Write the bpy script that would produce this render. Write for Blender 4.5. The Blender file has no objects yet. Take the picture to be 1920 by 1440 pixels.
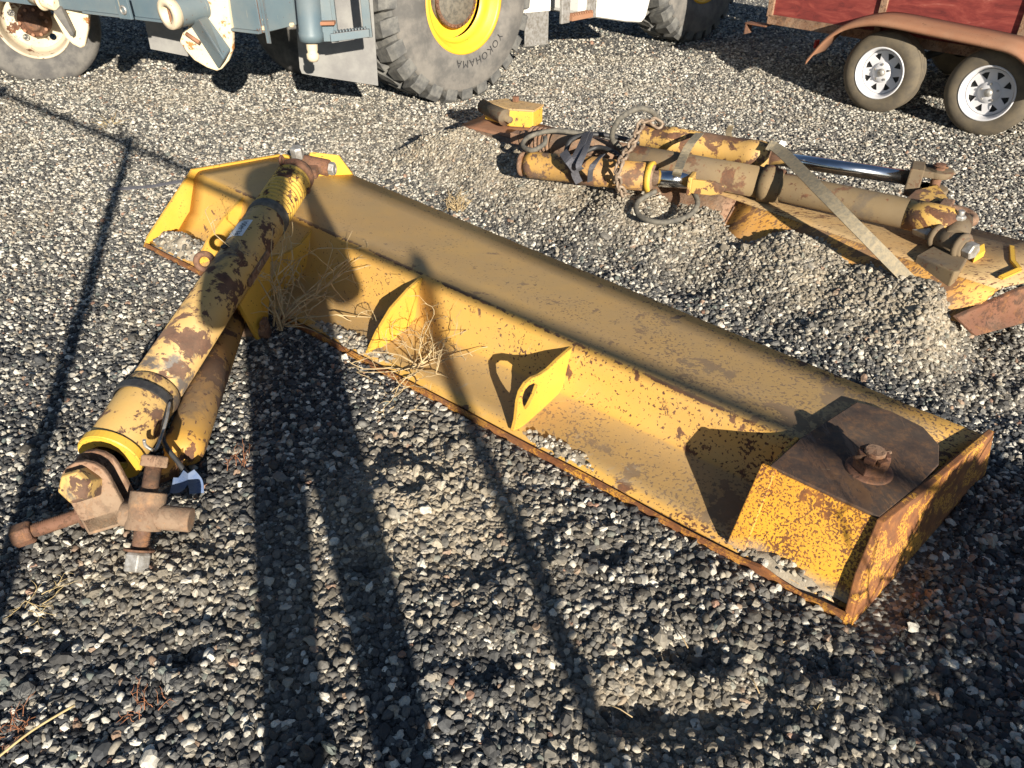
import bpy, bmesh, math, random
import numpy as np
from mathutils import Vector, Matrix

random.seed(7)
rng = np.random.default_rng(11)
R = math.radians
scene = bpy.context.scene
COL = scene.collection

# ------------------------------------------------------------------ camera
CAM_H, PITCH, FPX = 1.72, 35.4, 1442.0
cam_d = bpy.data.cameras.new('camera')
cam_d.sensor_width = 36.0
cam_d.lens = 36.0 * FPX / 1920.0
cam_d.clip_start, cam_d.clip_end = 0.02, 2000
cam = bpy.data.objects.new('camera', cam_d)
cam.location = (0, 0, CAM_H)
cam.rotation_euler = (R(90 - PITCH), 0, 0)
COL.objects.link(cam)
scene.camera = cam

# ------------------------------------------------------------------ light
SUN_EL, SUN_AZ = 18.5, 17.2          # shadows run towards (-sin az, cos az)
SHD = Vector((-math.sin(R(SUN_AZ)), math.cos(R(SUN_AZ)), 0))
TANE = math.tan(R(SUN_EL))
world = bpy.data.worlds.new('World')
scene.world = world
world.use_nodes = True
wn = world.node_tree
bg = wn.nodes['Background']
sky = wn.nodes.new('ShaderNodeTexSky')
sky.sky_type = 'NISHITA'
sky.sun_disc = False
sky.sun_elevation = R(SUN_EL)
sky.sun_rotation = math.atan2(-SHD.x, -SHD.y)
sky.altitude = 1300
sky.air_density = 1.0
sky.dust_density = 0.6
wn.links.new(sky.outputs[0], bg.inputs[0])
bg.inputs[1].default_value = 0.05
sun_d = bpy.data.lights.new('sun', 'SUN')
sun_d.energy = 5.0
sun_d.angle = R(0.53)
sun_d.color = (1.0, 0.915, 0.785)
sun = bpy.data.objects.new('sun', sun_d)
sdir = Vector((SHD.x * math.cos(R(SUN_EL)), SHD.y * math.cos(R(SUN_EL)), -math.sin(R(SUN_EL))))
sun.rotation_euler = sdir.to_track_quat('-Z', 'Y').to_euler()
sun.location = (3, -8, 6)
COL.objects.link(sun)
vs = scene.view_settings
vs.view_transform = 'Standard'
vs.look = 'None'
vs.exposure = 1.0
vs.gamma = 1.0

# ------------------------------------------------------------------ helpers
_p = R(PITCH)
_F = Vector((0, math.cos(_p), -math.sin(_p)))
_U = Vector((0, math.sin(_p), math.cos(_p)))
_X = Vector((1, 0, 0))
def V(*a): return Vector(a)
def G(x, y, z=0.0):
    """point at real height z seen in direction of photo pixel x, y"""
    d = _F + _X * ((x - 960) / FPX) - _U * ((y - 720) / FPX)
    return V(0, 0, CAM_H) + d * ((z - CAM_H) / d.z)
def GY(x, y, Y):
    d = _F + _X * ((x - 960) / FPX) - _U * ((y - 720) / FPX)
    return V(0, 0, CAM_H) + d * (Y / d.y)

class MB:
    """collects shapes (world coordinates) for one mesh"""
    def __init__(s): s.v, s.f, s.sm = [], [], []
    def add(s, vs, fs, smooth=False):
        b = len(s.v)
        s.v += [tuple(v) for v in vs]
        s.f += [tuple(b + i for i in f) for f in fs]
        s.sm += [smooth] * len(fs)
        return s
    def tube(s, pts, r, n=10, caps=True, smooth=True, closed=False, flat=None):
        pts = [Vector(p) for p in pts]
        m = len(pts)
        rs = r if isinstance(r, (list, tuple)) else [r] * m
        t0 = (pts[1] - pts[0]).normalized()
        ref = V(0, 0, 1) if abs(t0.z) < .9 else V(1, 0, 0)
        x = t0.cross(ref).normalized()
        vs = []
        for i in range(m):
            if closed: t = (pts[(i + 1) % m] - pts[i - 1]).normalized()
            else: t = (pts[min(i + 1, m - 1)] - pts[max(i - 1, 0)]).normalized()
            x = (x - t * x.dot(t)).normalized()
            y = t.cross(x)
            for k in range(n):
                a = 2 * math.pi * k / n
                fy = flat if flat else 1
                vs.append(pts[i] + (x * math.cos(a) + y * math.sin(a) * fy) * rs[i])
        fs = []
        for i in range(m if closed else m - 1):
            j = (i + 1) % m
            for k in range(n):
                l = (k + 1) % n
                fs.append((i * n + k, i * n + l, j * n + l, j * n + k))
        s.add(vs, fs, smooth)
        if caps and not closed:
            s.add([vs[k] for k in range(n)], [tuple(range(n - 1, -1, -1))])
            s.add([vs[(m - 1) * n + k] for k in range(n)], [tuple(range(n))])
        return s
    def cyl(s, a, b, r, r2=None, n=20, caps=True, smooth=True):
        return s.tube([a, b], [r, r if r2 is None else r2], n, caps, smooth)
    def lathe(s, o, axis, prof, n=32, smooth=True, a0=0.0):
        """prof: list of (distance along axis, radius)"""
        o, axis = Vector(o), Vector(axis).normalized()
        ref = V(0, 0, 1) if abs(axis.z) < .9 else V(1, 0, 0)
        x = axis.cross(ref).normalized(); y = axis.cross(x)
        vs = []
        for (h, r) in prof:
            for k in range(n):
                a = a0 + 2 * math.pi * k / n
                vs.append(o + axis * h + (x * math.cos(a) + y * math.sin(a)) * r)
        fs = []
        for i in range(len(prof) - 1):
            for k in range(n):
                l = (k + 1) % n
                fs.append((i * n + k, i * n + l, (i + 1) * n + l, (i + 1) * n + k))
        return s.add(vs, fs, smooth)
    def ring(s, c, axis, Rr, r, n=28, m=10):
        c, axis = Vector(c), Vector(axis).normalized()
        ref = V(0, 0, 1) if abs(axis.z) < .9 else V(1, 0, 0)
        x = axis.cross(ref).normalized(); y = axis.cross(x)
        return s.tube([c + (x * math.cos(2 * math.pi * k / n) + y * math.sin(2 * math.pi * k / n)) * Rr for k in range(n)], r, m, closed=True)
    def box(s, c, ax, ay, az, sx, sy, sz):
        c = Vector(c)
        ax, ay, az = Vector(ax).normalized() * sx / 2, Vector(ay).normalized() * sy / 2, Vector(az).normalized() * sz / 2
        vs = [c + ax * i + ay * j + az * k for k in (-1, 1) for j in (-1, 1) for i in (-1, 1)]
        return s.add(vs, [(0, 2, 3, 1), (4, 5, 7, 6), (0, 1, 5, 4), (2, 6, 7, 3), (0, 4, 6, 2), (1, 3, 7, 5)])
    def plate(s, outer, thick, holes=()):
        """planar 3D outline (with holes) thickened by vector"""
        thick = Vector(thick)
        bm = bmesh.new(); es = []
        for loop in [outer] + list(holes):
            vv = [bm.verts.new(Vector(p)) for p in loop]
            es += [bm.edges.new((vv[i], vv[(i + 1) % len(vv)])) for i in range(len(vv))]
        bmesh.ops.triangle_fill(bm, use_beauty=True, use_dissolve=False, edges=es)
        bmesh.ops.recalc_face_normals(bm, faces=bm.faces)
        fs = list(bm.faces)
        r = bmesh.ops.extrude_face_region(bm, geom=fs)
        bmesh.ops.translate(bm, vec=thick, verts=[e for e in r['geom'] if isinstance(e, bmesh.types.BMVert)])
        bmesh.ops.recalc_face_normals(bm, faces=bm.faces)
        bm.verts.index_update()
        s.add([v.co.copy() for v in bm.verts], [[v.index for v in f.verts] for f in bm.faces])
        bm.free()
        return s
    def hexa(s, a, b, r, n=6, a0=0.0):
        a, b = Vector(a), Vector(b)
        L = (b - a).length
        return s.lathe(a, b - a, [(0, 0.0001), (0, r * .95), (L * .08, r), (L * .86, r), (L, r * .86), (L, 0.0001)], n, False, a0)
    def ribbon(s, pts, side, w, th=.004):
        """flat strap: pts along it, side = width direction(s)"""
        pts = [Vector(p) for p in pts]; vs = []
        m = len(pts)
        for i, p in enumerate(pts):
            t = (pts[min(i + 1, m - 1)] - pts[max(i - 1, 0)]).normalized()
            sd = Vector(side[i] if isinstance(side, list) else side)
            sd = (sd - t * sd.dot(t)).normalized(); nn = t.cross(sd)
            for (i_, j_) in ((-1, -1), (1, -1), (1, 1), (-1, 1)):
                vs.append(p + sd * (w / 2 * i_) + nn * (th / 2 * j_))
        fs = []
        for i in range(m - 1):
            for k in range(4):
                l = (k + 1) % 4
                fs.append((i * 4 + k, i * 4 + l, (i + 1) * 4 + l, (i + 1) * 4 + k))
        fs += [(3, 2, 1, 0), tuple(4 * (m - 1) + k for k in range(4))]
        return s.add(vs, fs)

ORG = {}
def tag(o, label=None, cat=None, group=None, kind=None):
    if label: o['label'] = label
    if cat: o['category'] = cat
    if group: o['group'] = group
    if kind: o['kind'] = kind
    return o
def thing(name, label, cat, loc, group=None):
    o = bpy.data.objects.new(name, None)
    o.empty_display_size = .1
    o.location = loc
    COL.objects.link(o)
    ORG[o] = Vector(loc)
    return tag(o, label, cat, group)
def part(name, mb, mat, parent=None, bevel=0.0, label=None, loc=None, solid=0.0, recalc=True):
    org = ORG[parent] if parent else Vector(loc or (0, 0, 0))
    used = sorted({i for f in mb.f for i in f}); re_ = {o_: i for i, o_ in enumerate(used)}
    mb.v = [mb.v[i] for i in used]; mb.f = [tuple(re_[i] for i in f) for f in mb.f]
    me = bpy.data.meshes.new(name)
    me.from_pydata([(a - org.x, b - org.y, c - org.z) for a, b, c in mb.v], [], mb.f)
    me.polygons.foreach_set('use_smooth', mb.sm)
    if recalc:
        bm = bmesh.new(); bm.from_mesh(me)
        bmesh.ops.remove_doubles(bm, verts=bm.verts, dist=1e-5)
        bmesh.ops.recalc_face_normals(bm, faces=bm.faces)
        bm.to_mesh(me); bm.free()
    me.update()
    o = bpy.data.objects.new(name, me)
    COL.objects.link(o)
    if parent: o.parent = parent
    else: o.location = org
    ORG[o] = org
    if mat: me.materials.append(mat)
    if solid:
        m = o.modifiers.new('solid', 'SOLIDIFY'); m.thickness = solid; m.offset = -1
    if bevel:
        m = o.modifiers.new('bevel', 'BEVEL'); m.width = bevel; m.segments = 2; m.limit_method = 'ANGLE'; m.angle_limit = R(40)
    if label: o['label'] = label
    return o
def text_mesh(body, size):
    cu = bpy.data.curves.new('text', 'FONT'); cu.body = body; cu.size = size
    cu.align_x = 'CENTER'; cu.align_y = 'CENTER'; cu.resolution_u = 3
    o = bpy.data.objects.new('text', cu); COL.objects.link(o)
    dg = bpy.context.evaluated_depsgraph_get()
    me = bpy.data.meshes.new_from_object(o.evaluated_get(dg))
    vs = [v.co.copy() for v in me.vertices]; fs = [tuple(p.vertices) for p in me.polygons]
    bpy.data.objects.remove(o); bpy.data.curves.remove(cu); bpy.data.meshes.remove(me)
    return vs, fs
def bez(p0, p1, p2, p3, n=16):
    p0, p1, p2, p3 = map(Vector, (p0, p1, p2, p3))
    return [p0 * (1 - t) ** 3 + p1 * 3 * t * (1 - t) ** 2 + p2 * 3 * t * t * (1 - t) + p3 * t ** 3 for t in [i / n for i in range(n + 1)]]
def smooth_path(pts, n=8):
    pts = [Vector(p) for p in pts]; out = []
    for i in range(len(pts) - 1):
        a = pts[max(i - 1, 0)]; b = pts[i]; c = pts[i + 1]; d = pts[min(i + 2, len(pts) - 1)]
        for k in range(n):
            t = k / n
            out.append(.5 * ((2 * b) + (c - a) * t + (2 * a - 5 * b + 4 * c - d) * t * t + (3 * b - a - 3 * c + d) * t ** 3))
    return out + [pts[-1]]

# ------------------------------------------------------------------ materials
def new_mat(name):
    m = bpy.data.materials.new(name); m.use_nodes = True
    nt = m.node_tree
    return m, nt, nt.nodes['Principled BSDF']
def nd(nt, t, **kw):
    n = nt.nodes.new(t)
    for k, v in kw.items(): setattr(n, k, v)
    return n
def lk(nt, a, b): nt.links.new(a, b)
def mathn(nt, op, a, b=None, clamp=False):
    n = nd(nt, 'ShaderNodeMath', operation=op); n.use_clamp = clamp
    for i, x in enumerate((a, b)):
        if x is None: continue
        if isinstance(x, (int, float)): n.inputs[i].default_value = x
        else: lk(nt, x, n.inputs[i])
    return n.outputs[0]
def noise(nt, vec, scale, detail=5, rough=.6, dist=0.0):
    n = nd(nt, 'ShaderNodeTexNoise'); n.inputs['Scale'].default_value = scale
    n.inputs['Detail'].default_value = detail; n.inputs['Roughness'].default_value = rough
    n.inputs['Distortion'].default_value = dist
    lk(nt, vec, n.inputs['Vector']); return n.outputs[0]
def step(nt, x, lo, hi):
    n = nd(nt, 'ShaderNodeMapRange'); n.interpolation_type = 'SMOOTHSTEP'
    lk(nt, x, n.inputs[0])
    n.inputs[1].default_value = lo; n.inputs[2].default_value = hi
    return n.outputs[0]
def mixc(nt, f, a, b):
    n = nd(nt, 'ShaderNodeMix', data_type='RGBA')
    if isinstance(f, (int, float)): n.inputs[0].default_value = f
    else: lk(nt, f, n.inputs[0])
    for i, x in ((6, a), (7, b)):
        if isinstance(x, tuple): n.inputs[i].default_value = (*x, 1)
        else: lk(nt, x, n.inputs[i])
    return n.outputs[2]
def ramp(nt, x, stops):
    n = nd(nt, 'ShaderNodeValToRGB'); lk(nt, x, n.inputs[0])
    e = n.color_ramp.elements
    while len(e) < len(stops): e.new(.5)
    for el, (p, c) in zip(e, stops): el.position = p; el.color = (*c, 1)
    return n.outputs[0]

RUST = [(0.25, (.028, .012, .008)), (.5, (.095, .038, .018)), (.75, (.22, .085, .03))]
def paint(name, base, base2=None, rust=.15, rscale=6, speck=.3, sscale=70, dust=.25, edge=.5, rough=.5,
          rustcol=RUST, grad=None, dustcol=(.36, .29, .2), stretch=None, scratch=.0, oil=0.0, metal=0.0, bump=.25, settle=None, mud=None, band=None):
    m, nt, b = new_mat(name)
    tc = nd(nt, 'ShaderNodeTexCoord').outputs['Object']
    vec = tc
    if stretch:
        mp = nd(nt, 'ShaderNodeMapping'); mp.inputs['Rotation'].default_value = stretch[0]; mp.inputs['Scale'].default_value = stretch[1]
        lk(nt, tc, mp.inputs[0]); vec = mp.outputs[0]
    n1 = noise(nt, vec, rscale, 9, .68, .3)
    if grad:      # wear grows along a direction of the thing itself
        dp = nd(nt, 'ShaderNodeVectorMath', operation='DOT_PRODUCT'); lk(nt, tc, dp.inputs[0]); dp.inputs[1].default_value = grad[0]
        g = step(nt, dp.outputs['Value'], grad[1], grad[2])
        n1 = mathn(nt, 'ADD', n1, mathn(nt, 'MULTIPLY', g, grad[3]))
    th = .72 - .34 * rust
    m1 = step(nt, n1, th, th + .035)
    n2 = noise(nt, vec, sscale, 3, .55)
    n2b = noise(nt, vec, rscale * .7, 3, .6)
    sp_in = mathn(nt, 'ADD', n2, mathn(nt, 'MULTIPLY', mathn(nt, 'SUBTRACT', n2b, .5), .35))
    if grad: sp_in = mathn(nt, 'ADD', sp_in, mathn(nt, 'MULTIPLY', g, grad[3] * .8))
    th2 = .78 - .3 * speck
    m2 = step(nt, sp_in, th2, th2 + .03)
    mask = mathn(nt, 'MAXIMUM', m1, m2)
    if edge > 0:
        bv = nd(nt, 'ShaderNodeBevel', samples=4); bv.inputs[0].default_value = .008
        ge = nd(nt, 'ShaderNodeNewGeometry')
        d = nd(nt, 'ShaderNodeVectorMath', operation='DOT_PRODUCT'); lk(nt, bv.outputs[0], d.inputs[0]); lk(nt, ge.outputs['Normal'], d.inputs[1])
        e = mathn(nt, 'SUBTRACT', 1.0, d.outputs['Value'])
        e = mathn(nt, 'MULTIPLY', e, mathn(nt, 'MULTIPLY', noise(nt, tc, 22, 6, .7), 9 * edge))
        mask = mathn(nt, 'MAXIMUM', mask, step(nt, e, .35, .6))
    if band:      # chipped paint along a bend
        dp2 = nd(nt, 'ShaderNodeVectorMath', operation='DOT_PRODUCT'); lk(nt, tc, dp2.inputs[0]); dp2.inputs[1].default_value = band[0]
        near_ = mathn(nt, 'SUBTRACT', 1.0, step(nt, mathn(nt, 'ABSOLUTE', mathn(nt, 'SUBTRACT', dp2.outputs['Value'], band[1])), 0.0, band[2]))
        bm_ = mathn(nt, 'MULTIPLY', near_, mathn(nt, 'ADD', noise(nt, tc, 30, 8, .75), mathn(nt, 'MULTIPLY', mathn(nt, 'SUBTRACT', noise(nt, tc, 3.2, 3, .5), .5), .9)))
        mask = mathn(nt, 'MAXIMUM', mask, step(nt, bm_, .42, .47))
    n3 = noise(nt, tc, 24, 8, .75)
    rc = ramp(nt, n3, rustcol)
    base2 = base2 or tuple(x * .75 for x in base)
    bc = mixc(nt, step(nt, noise(nt, tc, 2.2, 6, .6), .35, .7), base, base2)
    if oil:
        bc = mixc(nt, mathn(nt, 'MULTIPLY', step(nt, noise(nt, tc, 3.3, 7, .72, .4), .54, .64), oil), bc, (.03, .033, .045))
    if scratch:
        sv = nd(nt, 'ShaderNodeMapping'); sv.inputs['Rotation'].default_value = (0, 0, .5); sv.inputs['Scale'].default_value = (2, 60, 2)
        lk(nt, tc, sv.inputs[0])
        s1 = step(nt, noise(nt, sv.outputs[0], 2.0, 4, .6), .66, .72)
        bc = mixc(nt, mathn(nt, 'MULTIPLY', s1, scratch), bc, (.62, .5, .3))
    col = mixc(nt, mask, bc, rc)
    dm = mathn(nt, 'MULTIPLY', step(nt, noise(nt, tc, 3.1, 8, .7), .3, .75), dust)
    col = mixc(nt, dm, col, dustcol)
    if settle:    # film of dust lying on faces that look up
        gn = nd(nt, 'ShaderNodeNewGeometry'); sx = nd(nt, 'ShaderNodeSeparateXYZ'); lk(nt, gn.outputs['Normal'], sx.inputs[0])
        sm = mathn(nt, 'MULTIPLY', step(nt, sx.outputs[2], .8, .97), mathn(nt, 'ADD', mathn(nt, 'MULTIPLY', noise(nt, tc, 7, 7, .7), .7), settle[0] - .3))
        col = mixc(nt, mathn(nt, 'MINIMUM', mathn(nt, 'MAXIMUM', sm, 0.0), 1.0), col, settle[1])
    if mud:       # splashed mud caked near the ground
        ox = nd(nt, 'ShaderNodeSeparateXYZ'); lk(nt, tc, ox.inputs[0])
        hz_ = mathn(nt, 'ADD', ox.outputs[2], mathn(nt, 'MULTIPLY', mathn(nt, 'SUBTRACT', noise(nt, tc, 11, 8, .72, .6), .5), mud[2]))
        mm_ = mathn(nt, 'SUBTRACT', 1.0, step(nt, hz_, mud[0], mud[1]))
        col = mixc(nt, mathn(nt, 'MULTIPLY', mm_, .85), col, mixc(nt, noise(nt, tc, 40, 6, .7), (.27, .225, .165), (.42, .36, .27)))
    lk(nt, col, b.inputs['Base Color'])
    ro = nd(nt, 'ShaderNodeMapRange'); lk(nt, mathn(nt, 'MAXIMUM', mask, dm), ro.inputs[0]); ro.inputs[3].default_value = rough; ro.inputs[4].default_value = .92
    lk(nt, ro.outputs[0], b.inputs['Roughness'])
    b.inputs['Metallic'].default_value = metal
    bp = nd(nt, 'ShaderNodeBump'); bp.inputs['Strength'].default_value = bump; bp.inputs['Distance'].default_value = .004
    hgt = mathn(nt, 'ADD', mathn(nt, 'MULTIPLY', mask, -.5), mathn(nt, 'MULTIPLY', noise(nt, tc, 120, 4, .7), .6))
    hgt = mathn(nt, 'ADD', hgt, mathn(nt, 'MULTIPLY', noise(nt, tc, 5, 3, .5), 1.6))
    lk(nt, hgt, bp.inputs['Height']); lk(nt, bp.outputs[0], b.inputs['Normal'])
    return m
def plain(name, col, col2=None, rough=.7, scale=30, metal=0.0, bump=.2, spec=.5):
    m, nt, b = new_mat(name)
    tc = nd(nt, 'ShaderNodeTexCoord').outputs['Object']
    col2 = col2 or tuple(x * .65 for x in col)
    n = noise(nt, tc, scale, 6, .65)
    lk(nt, mixc(nt, step(nt, n, .35, .68), col, col2), b.inputs['Base Color'])
    b.inputs['Roughness'].default_value = rough; b.inputs['Metallic'].default_value = metal
    b.inputs['Specular IOR Level'].default_value = spec
    if bump:
        bp = nd(nt, 'ShaderNodeBump'); bp.inputs['Strength'].default_value = bump; bp.inputs['Distance'].default_value = .003
        lk(nt, noise(nt, tc, scale * 4, 5, .7), bp.inputs['Height']); lk(nt, bp.outputs[0], b.inputs['Normal'])
    return m

AH = V(.7682, -.6402, 0); NH = V(.6402, .7682, 0); EL = V(-1.885, 3.6455, 0)
def B(u, v, z): return EL + AH * u + NH * v + V(0, 0, z)

YEL = (.60, .345, .07)
YEL2 = (.53, .30, .075)
M = {}
M['blade'] = paint('yellow blade paint', YEL, YEL2, rust=.2, rscale=6, speck=.43, sscale=85, dust=.16, edge=.75, rough=.46,
                   grad=((.7682, -.6402, 0), 1.2, 3.7, .125), scratch=.4,
                   settle=(.52, (.30, .22, .125)), mud=(-.012, .012, .17), band=((.6402, .7682, 0), .366, .022))
M['rib'] = paint('yellow rib paint', (.66, .385, .045), (.58, .325, .045), rust=.16, rscale=9, speck=.36, sscale=90, dust=.12, edge=1.0, rough=.45)
M['boxy'] = paint('rust flecked yellow', (.70, .36, .025), (.58, .26, .025), rust=.35, rscale=12, speck=.88, sscale=150, dust=.08, edge=.9, rough=.55, mud=(.02, .07, .06),
                  rustcol=[(.25, (.06, .022, .01)), (.5, (.16, .058, .016)), (.75, (.36, .13, .022))])
M['boxtop'] = paint('dark rusted top', (.17, .085, .035), (.05, .035, .03), rust=.72, rscale=9, speck=.75, sscale=110, dust=.16, edge=.8, rough=.55,
                    rustcol=[(.3, (.022, .016, .016)), (.5, (.06, .034, .024)), (.7, (.17, .08, .032))], stretch=((0, 0, .55), (1, .22, 1)), scratch=.5)
M['endrust'] = paint('orange rust plate', (.56, .27, .03), (.36, .15, .03), rust=.72, rscale=10, speck=.9, sscale=140, dust=.1, edge=.4, rough=.75,
                     rustcol=[(.25, (.07, .028, .014)), (.5, (.19, .068, .02)), (.75, (.36, .14, .03))])
M['rust'] = paint('brown rust', (.17, .068, .034), (.08, .036, .024), rust=.65, rscale=14, speck=.7, sscale=80, dust=.2, edge=.5, rough=.8, bump=.5,
                  rustcol=[(.3, (.022, .012, .01)), (.5, (.10, .042, .022)), (.7, (.28, .12, .045))])
M['rustdust'] = paint('dusty brown rust', (.27, .15, .09), (.13, .07, .042), rust=.62, rscale=14, speck=.7, sscale=75, dust=.5, edge=.5, rough=.85, bump=.5,
                      rustcol=[(.3, (.03, .016, .012)), (.5, (.12, .05, .026)), (.7, (.34, .16, .06))])
M['tube'] = paint('worn yellow tube', (.55, .345, .10), (.47, .30, .105), rust=.6, rscale=9, speck=.45, sscale=38, dust=.2, edge=.3, rough=.5, oil=.95,
                  rustcol=[(.25, (.03, .014, .012)), (.5, (.085, .036, .022)), (.75, (.15, .065, .035))])
M['tube2'] = paint('dirty yellow tube', (.50, .27, .045), (.30, .16, .05), rust=.62, rscale=8, speck=.5, sscale=45, dust=.3, edge=.3, rough=.6, oil=.5)
M['coil'] = paint('bright yellow ridges', (.68, .43, .08), (.6, .36, .06), rust=.5, rscale=14, speck=.5, sscale=60, dust=.1, edge=.4, rough=.5)
M['bryel'] = paint('bright yellow', (.72, .44, .04), (.62, .35, .04), rust=.3, rscale=9, speck=.35, sscale=60, dust=.16, edge=.8, rough=.45)
M['b2top'] = paint('faded tan blade top', (.46, .31, .14), (.5, .29, .1), rust=.3, rscale=6, speck=.62, sscale=42, dust=.35, edge=.4, rough=.7, stretch=((0, 0, .69), (1, 3, 1)))
M['b2wall'] = paint('orange rusted blade wall', (.6, .3, .045), (.4, .17, .04), rust=.58, rscale=6, speck=.75, sscale=55, dust=.42, edge=.3, rough=.7,
                    rustcol=[(.25, (.07, .03, .016)), (.5, (.18, .075, .022)), (.75, (.34, .15, .035))], stretch=((0, 0, .69), (1, 2.2, 1)))
M['mudpipe'] = paint('mud coated pipe', (.125, .09, .055), (.19, .13, .06), rust=.5, rscale=7, speck=.45, sscale=50, dust=.45, edge=.2, rough=.85, oil=.5, dustcol=(.21, .165, .105))
M['cylyel'] = paint('flaking yellow cylinder', (.56, .34, .08), (.44, .26, .075), rust=.66, rscale=9, speck=.55, sscale=50, dust=.22, edge=.3, rough=.5)
M['chrome'] = plain('chrome rod', (.62, .64, .68), (.5, .51, .53), .16, 14, 1.0, .03)
M['steel'] = plain('dull zinc steel', (.42, .41, .39), (.24, .22, .19), .5, 40, .5, .2)
M['hose'] = plain('dusty rubber hose', (.16, .145, .115), (.075, .07, .06), .8, 30)
M['black'] = plain('black rubber', (.022, .022, .024), (.04, .04, .04), .55, 40)
M['strapgrey'] = plain('grey webbing', (.10, .10, .115), (.065, .065, .075), .8, 90)
M['straptan'] = plain('tan webbing strap', (.27, .22, .14), (.17, .15, .11), .8, 60)
M['bluecloth'] = plain('blue rag', (.08, .125, .24), (.13, .17, .26), .8, 40)
M['white'] = plain('white paper', (.8, .8, .78), (.72, .72, .7), .7, 20, bump=0)
M['ink'] = plain('black ink', (.02, .02, .025), None, .7, 20, bump=0)
M['chain'] = plain('dusty chain', (.34, .27, .2), (.17, .11, .07), .75, 40, .2)
M['twig'] = plain('dry twig', (.50, .38, .21), (.33, .24, .13), .9, 20)
M['straw'] = plain('dry straw', (.52, .40, .2), (.4, .3, .14), .9, 20)
M['redweed'] = plain('reddish dry weed', (.33, .13, .06), (.25, .12, .06), .9, 20)
M['sage'] = plain('sagebrush leaf', (.12, .13, .08), (.09, .1, .06), .9, 20)
M['galv'] = plain('galvanised pipe', (.45, .46, .47), (.36, .37, .38), .45, 20, .7)
M['tyre'] = plain('dusty tyre rubber', (.075, .072, .07), (.15, .14, .125), .85, 9)
M['tyretread'] = plain('dusty tread blocks', (.085, .085, .083), (.17, .165, .15), .85, 14)
M['tyrebrown'] = plain('brown dusty tyre', (.13, .105, .07), (.09, .075, .055), .85, 14)
M['sidewall'] = plain('dusty sidewall', (.19, .175, .155), (.1, .096, .09), .85, 6)
M['letter'] = plain('raised dark lettering', (.035, .035, .037), None, .7, 20)
M['rimyel'] = paint('yellow rim', (.80, .47, .02), (.78, .42, .03), rust=.12, rscale=6, speck=.25, sscale=40, dust=.1, edge=.2, rough=.4)
M['rimwhite'] = paint('white wheel', (.66, .66, .68), (.6, .6, .62), rust=.05, rscale=8, speck=.1, sscale=60, dust=.15, edge=.2, rough=.45)
M['rimcream'] = paint('cream truck wheel', (.55, .48, .36), (.42, .34, .23), rust=.45, rscale=7, speck=.3, sscale=50, dust=.25, edge=.3, rough=.6)
M['greybl'] = paint('blue grey truck paint', (.085, .13, .16), (.12, .165, .185), rust=.16, rscale=5, speck=.2, sscale=40, dust=.18, edge=.6, rough=.5, scratch=.5)
M['cream'] = paint('cream paint with orange rust', (.66, .56, .38), (.6, .5, .36), rust=.4, rscale=6, speck=.35, sscale=40, dust=.12, edge=.6, rough=.65,
                   rustcol=[(.25, (.1, .045, .02)), (.5, (.3, .12, .03)), (.75, (.5, .22, .05))])
M['flap'] = plain('dusty grey mud flap', (.24, .235, .22), (.17, .165, .16), .75, 5)
M['whitepaint'] = paint('white loader paint', (.78, .77, .73), (.72, .7, .64), rust=.02, rscale=5, speck=.05, sscale=40, dust=.15, edge=.1, rough=.4)
M['dark'] = plain('near black', (.018, .018, .018), (.03, .03, .03), .7, 20)  # even near black for underside boxes, axles, drums and the flange bore
M['fender'] = paint('rusty fender', (.30, .135, .07), (.24, .105, .055), rust=.3, rscale=5, speck=.35, sscale=70, dust=.22, edge=.2, rough=.75,
                    rustcol=[(.25, (.12, .05, .026)), (.5, (.2, .085, .04)), (.75, (.34, .16, .08))])
M['soil'] = None

def plywood(name):
    m, nt, b = new_mat(name)
    tc = nd(nt, 'ShaderNodeTexCoord').outputs['Object']
    mp = nd(nt, 'ShaderNodeMapping'); mp.inputs['Rotation'].default_value = (0, 0, math.atan2(.7297, .6838)); mp.inputs['Scale'].default_value = (.35, 1, 3)
    lk(nt, tc, mp.inputs[0])
    n = noise(nt, mp.outputs[0], 5, 8, .7, 1.2)
    c = ramp(nt, n, [(.3, (.09, .012, .012)), (.5, (.20, .03, .024)), (.62, (.27, .055, .04)), (.75, (.40, .17, .13))])
    lk(nt, c, b.inputs['Base Color']); b.inputs['Roughness'].default_value = .75
    bp = nd(nt, 'ShaderNodeBump'); bp.inputs['Strength'].default_value = .3; bp.inputs['Distance'].default_value = .003
    lk(nt, noise(nt, mp.outputs[0], 18, 6, .7), bp.inputs['Height']); lk(nt, bp.outputs[0], b.inputs['Normal'])
    return m
M['ply'] = plywood('red painted plywood')

# ------------------------------------------------------------------ ground
def vnoise(x, y, f, seed=0):
    x = np.asarray(x, float) * f + seed * 17.3; y = np.asarray(y, float) * f + seed * 9.1
    xi = np.floor(x).astype(np.int64); yi = np.floor(y).astype(np.int64)
    def h(a, b):
        n = (a * 374761393 + b * 668265263 + seed * 1442695) & 0x7fffffff
        n = ((n ^ (n >> 13)) * 1274126177) & 0x7fffffff
        return ((n ^ (n >> 16)) & 0xffff) / 65535.0
    fx = x - xi; fy = y - yi
    fx = fx * fx * (3 - 2 * fx); fy = fy * fy * (3 - 2 * fy)
    return (h(xi, yi) * (1 - fx) + h(xi + 1, yi) * fx) * (1 - fy) + (h(xi, yi + 1) * (1 - fx) + h(xi + 1, yi + 1) * fx) * fy
def sst(x, a, b):
    t = np.clip((x - a) / (b - a), 0, 1); return t * t * (3 - 2 * t)
def uvof(x, y):
    dx = np.asarray(x) + 1.885; dy = np.asarray(y) - 3.6455
    return dx * .7682 - dy * .6402, dx * .6402 + dy * .7682
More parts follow.
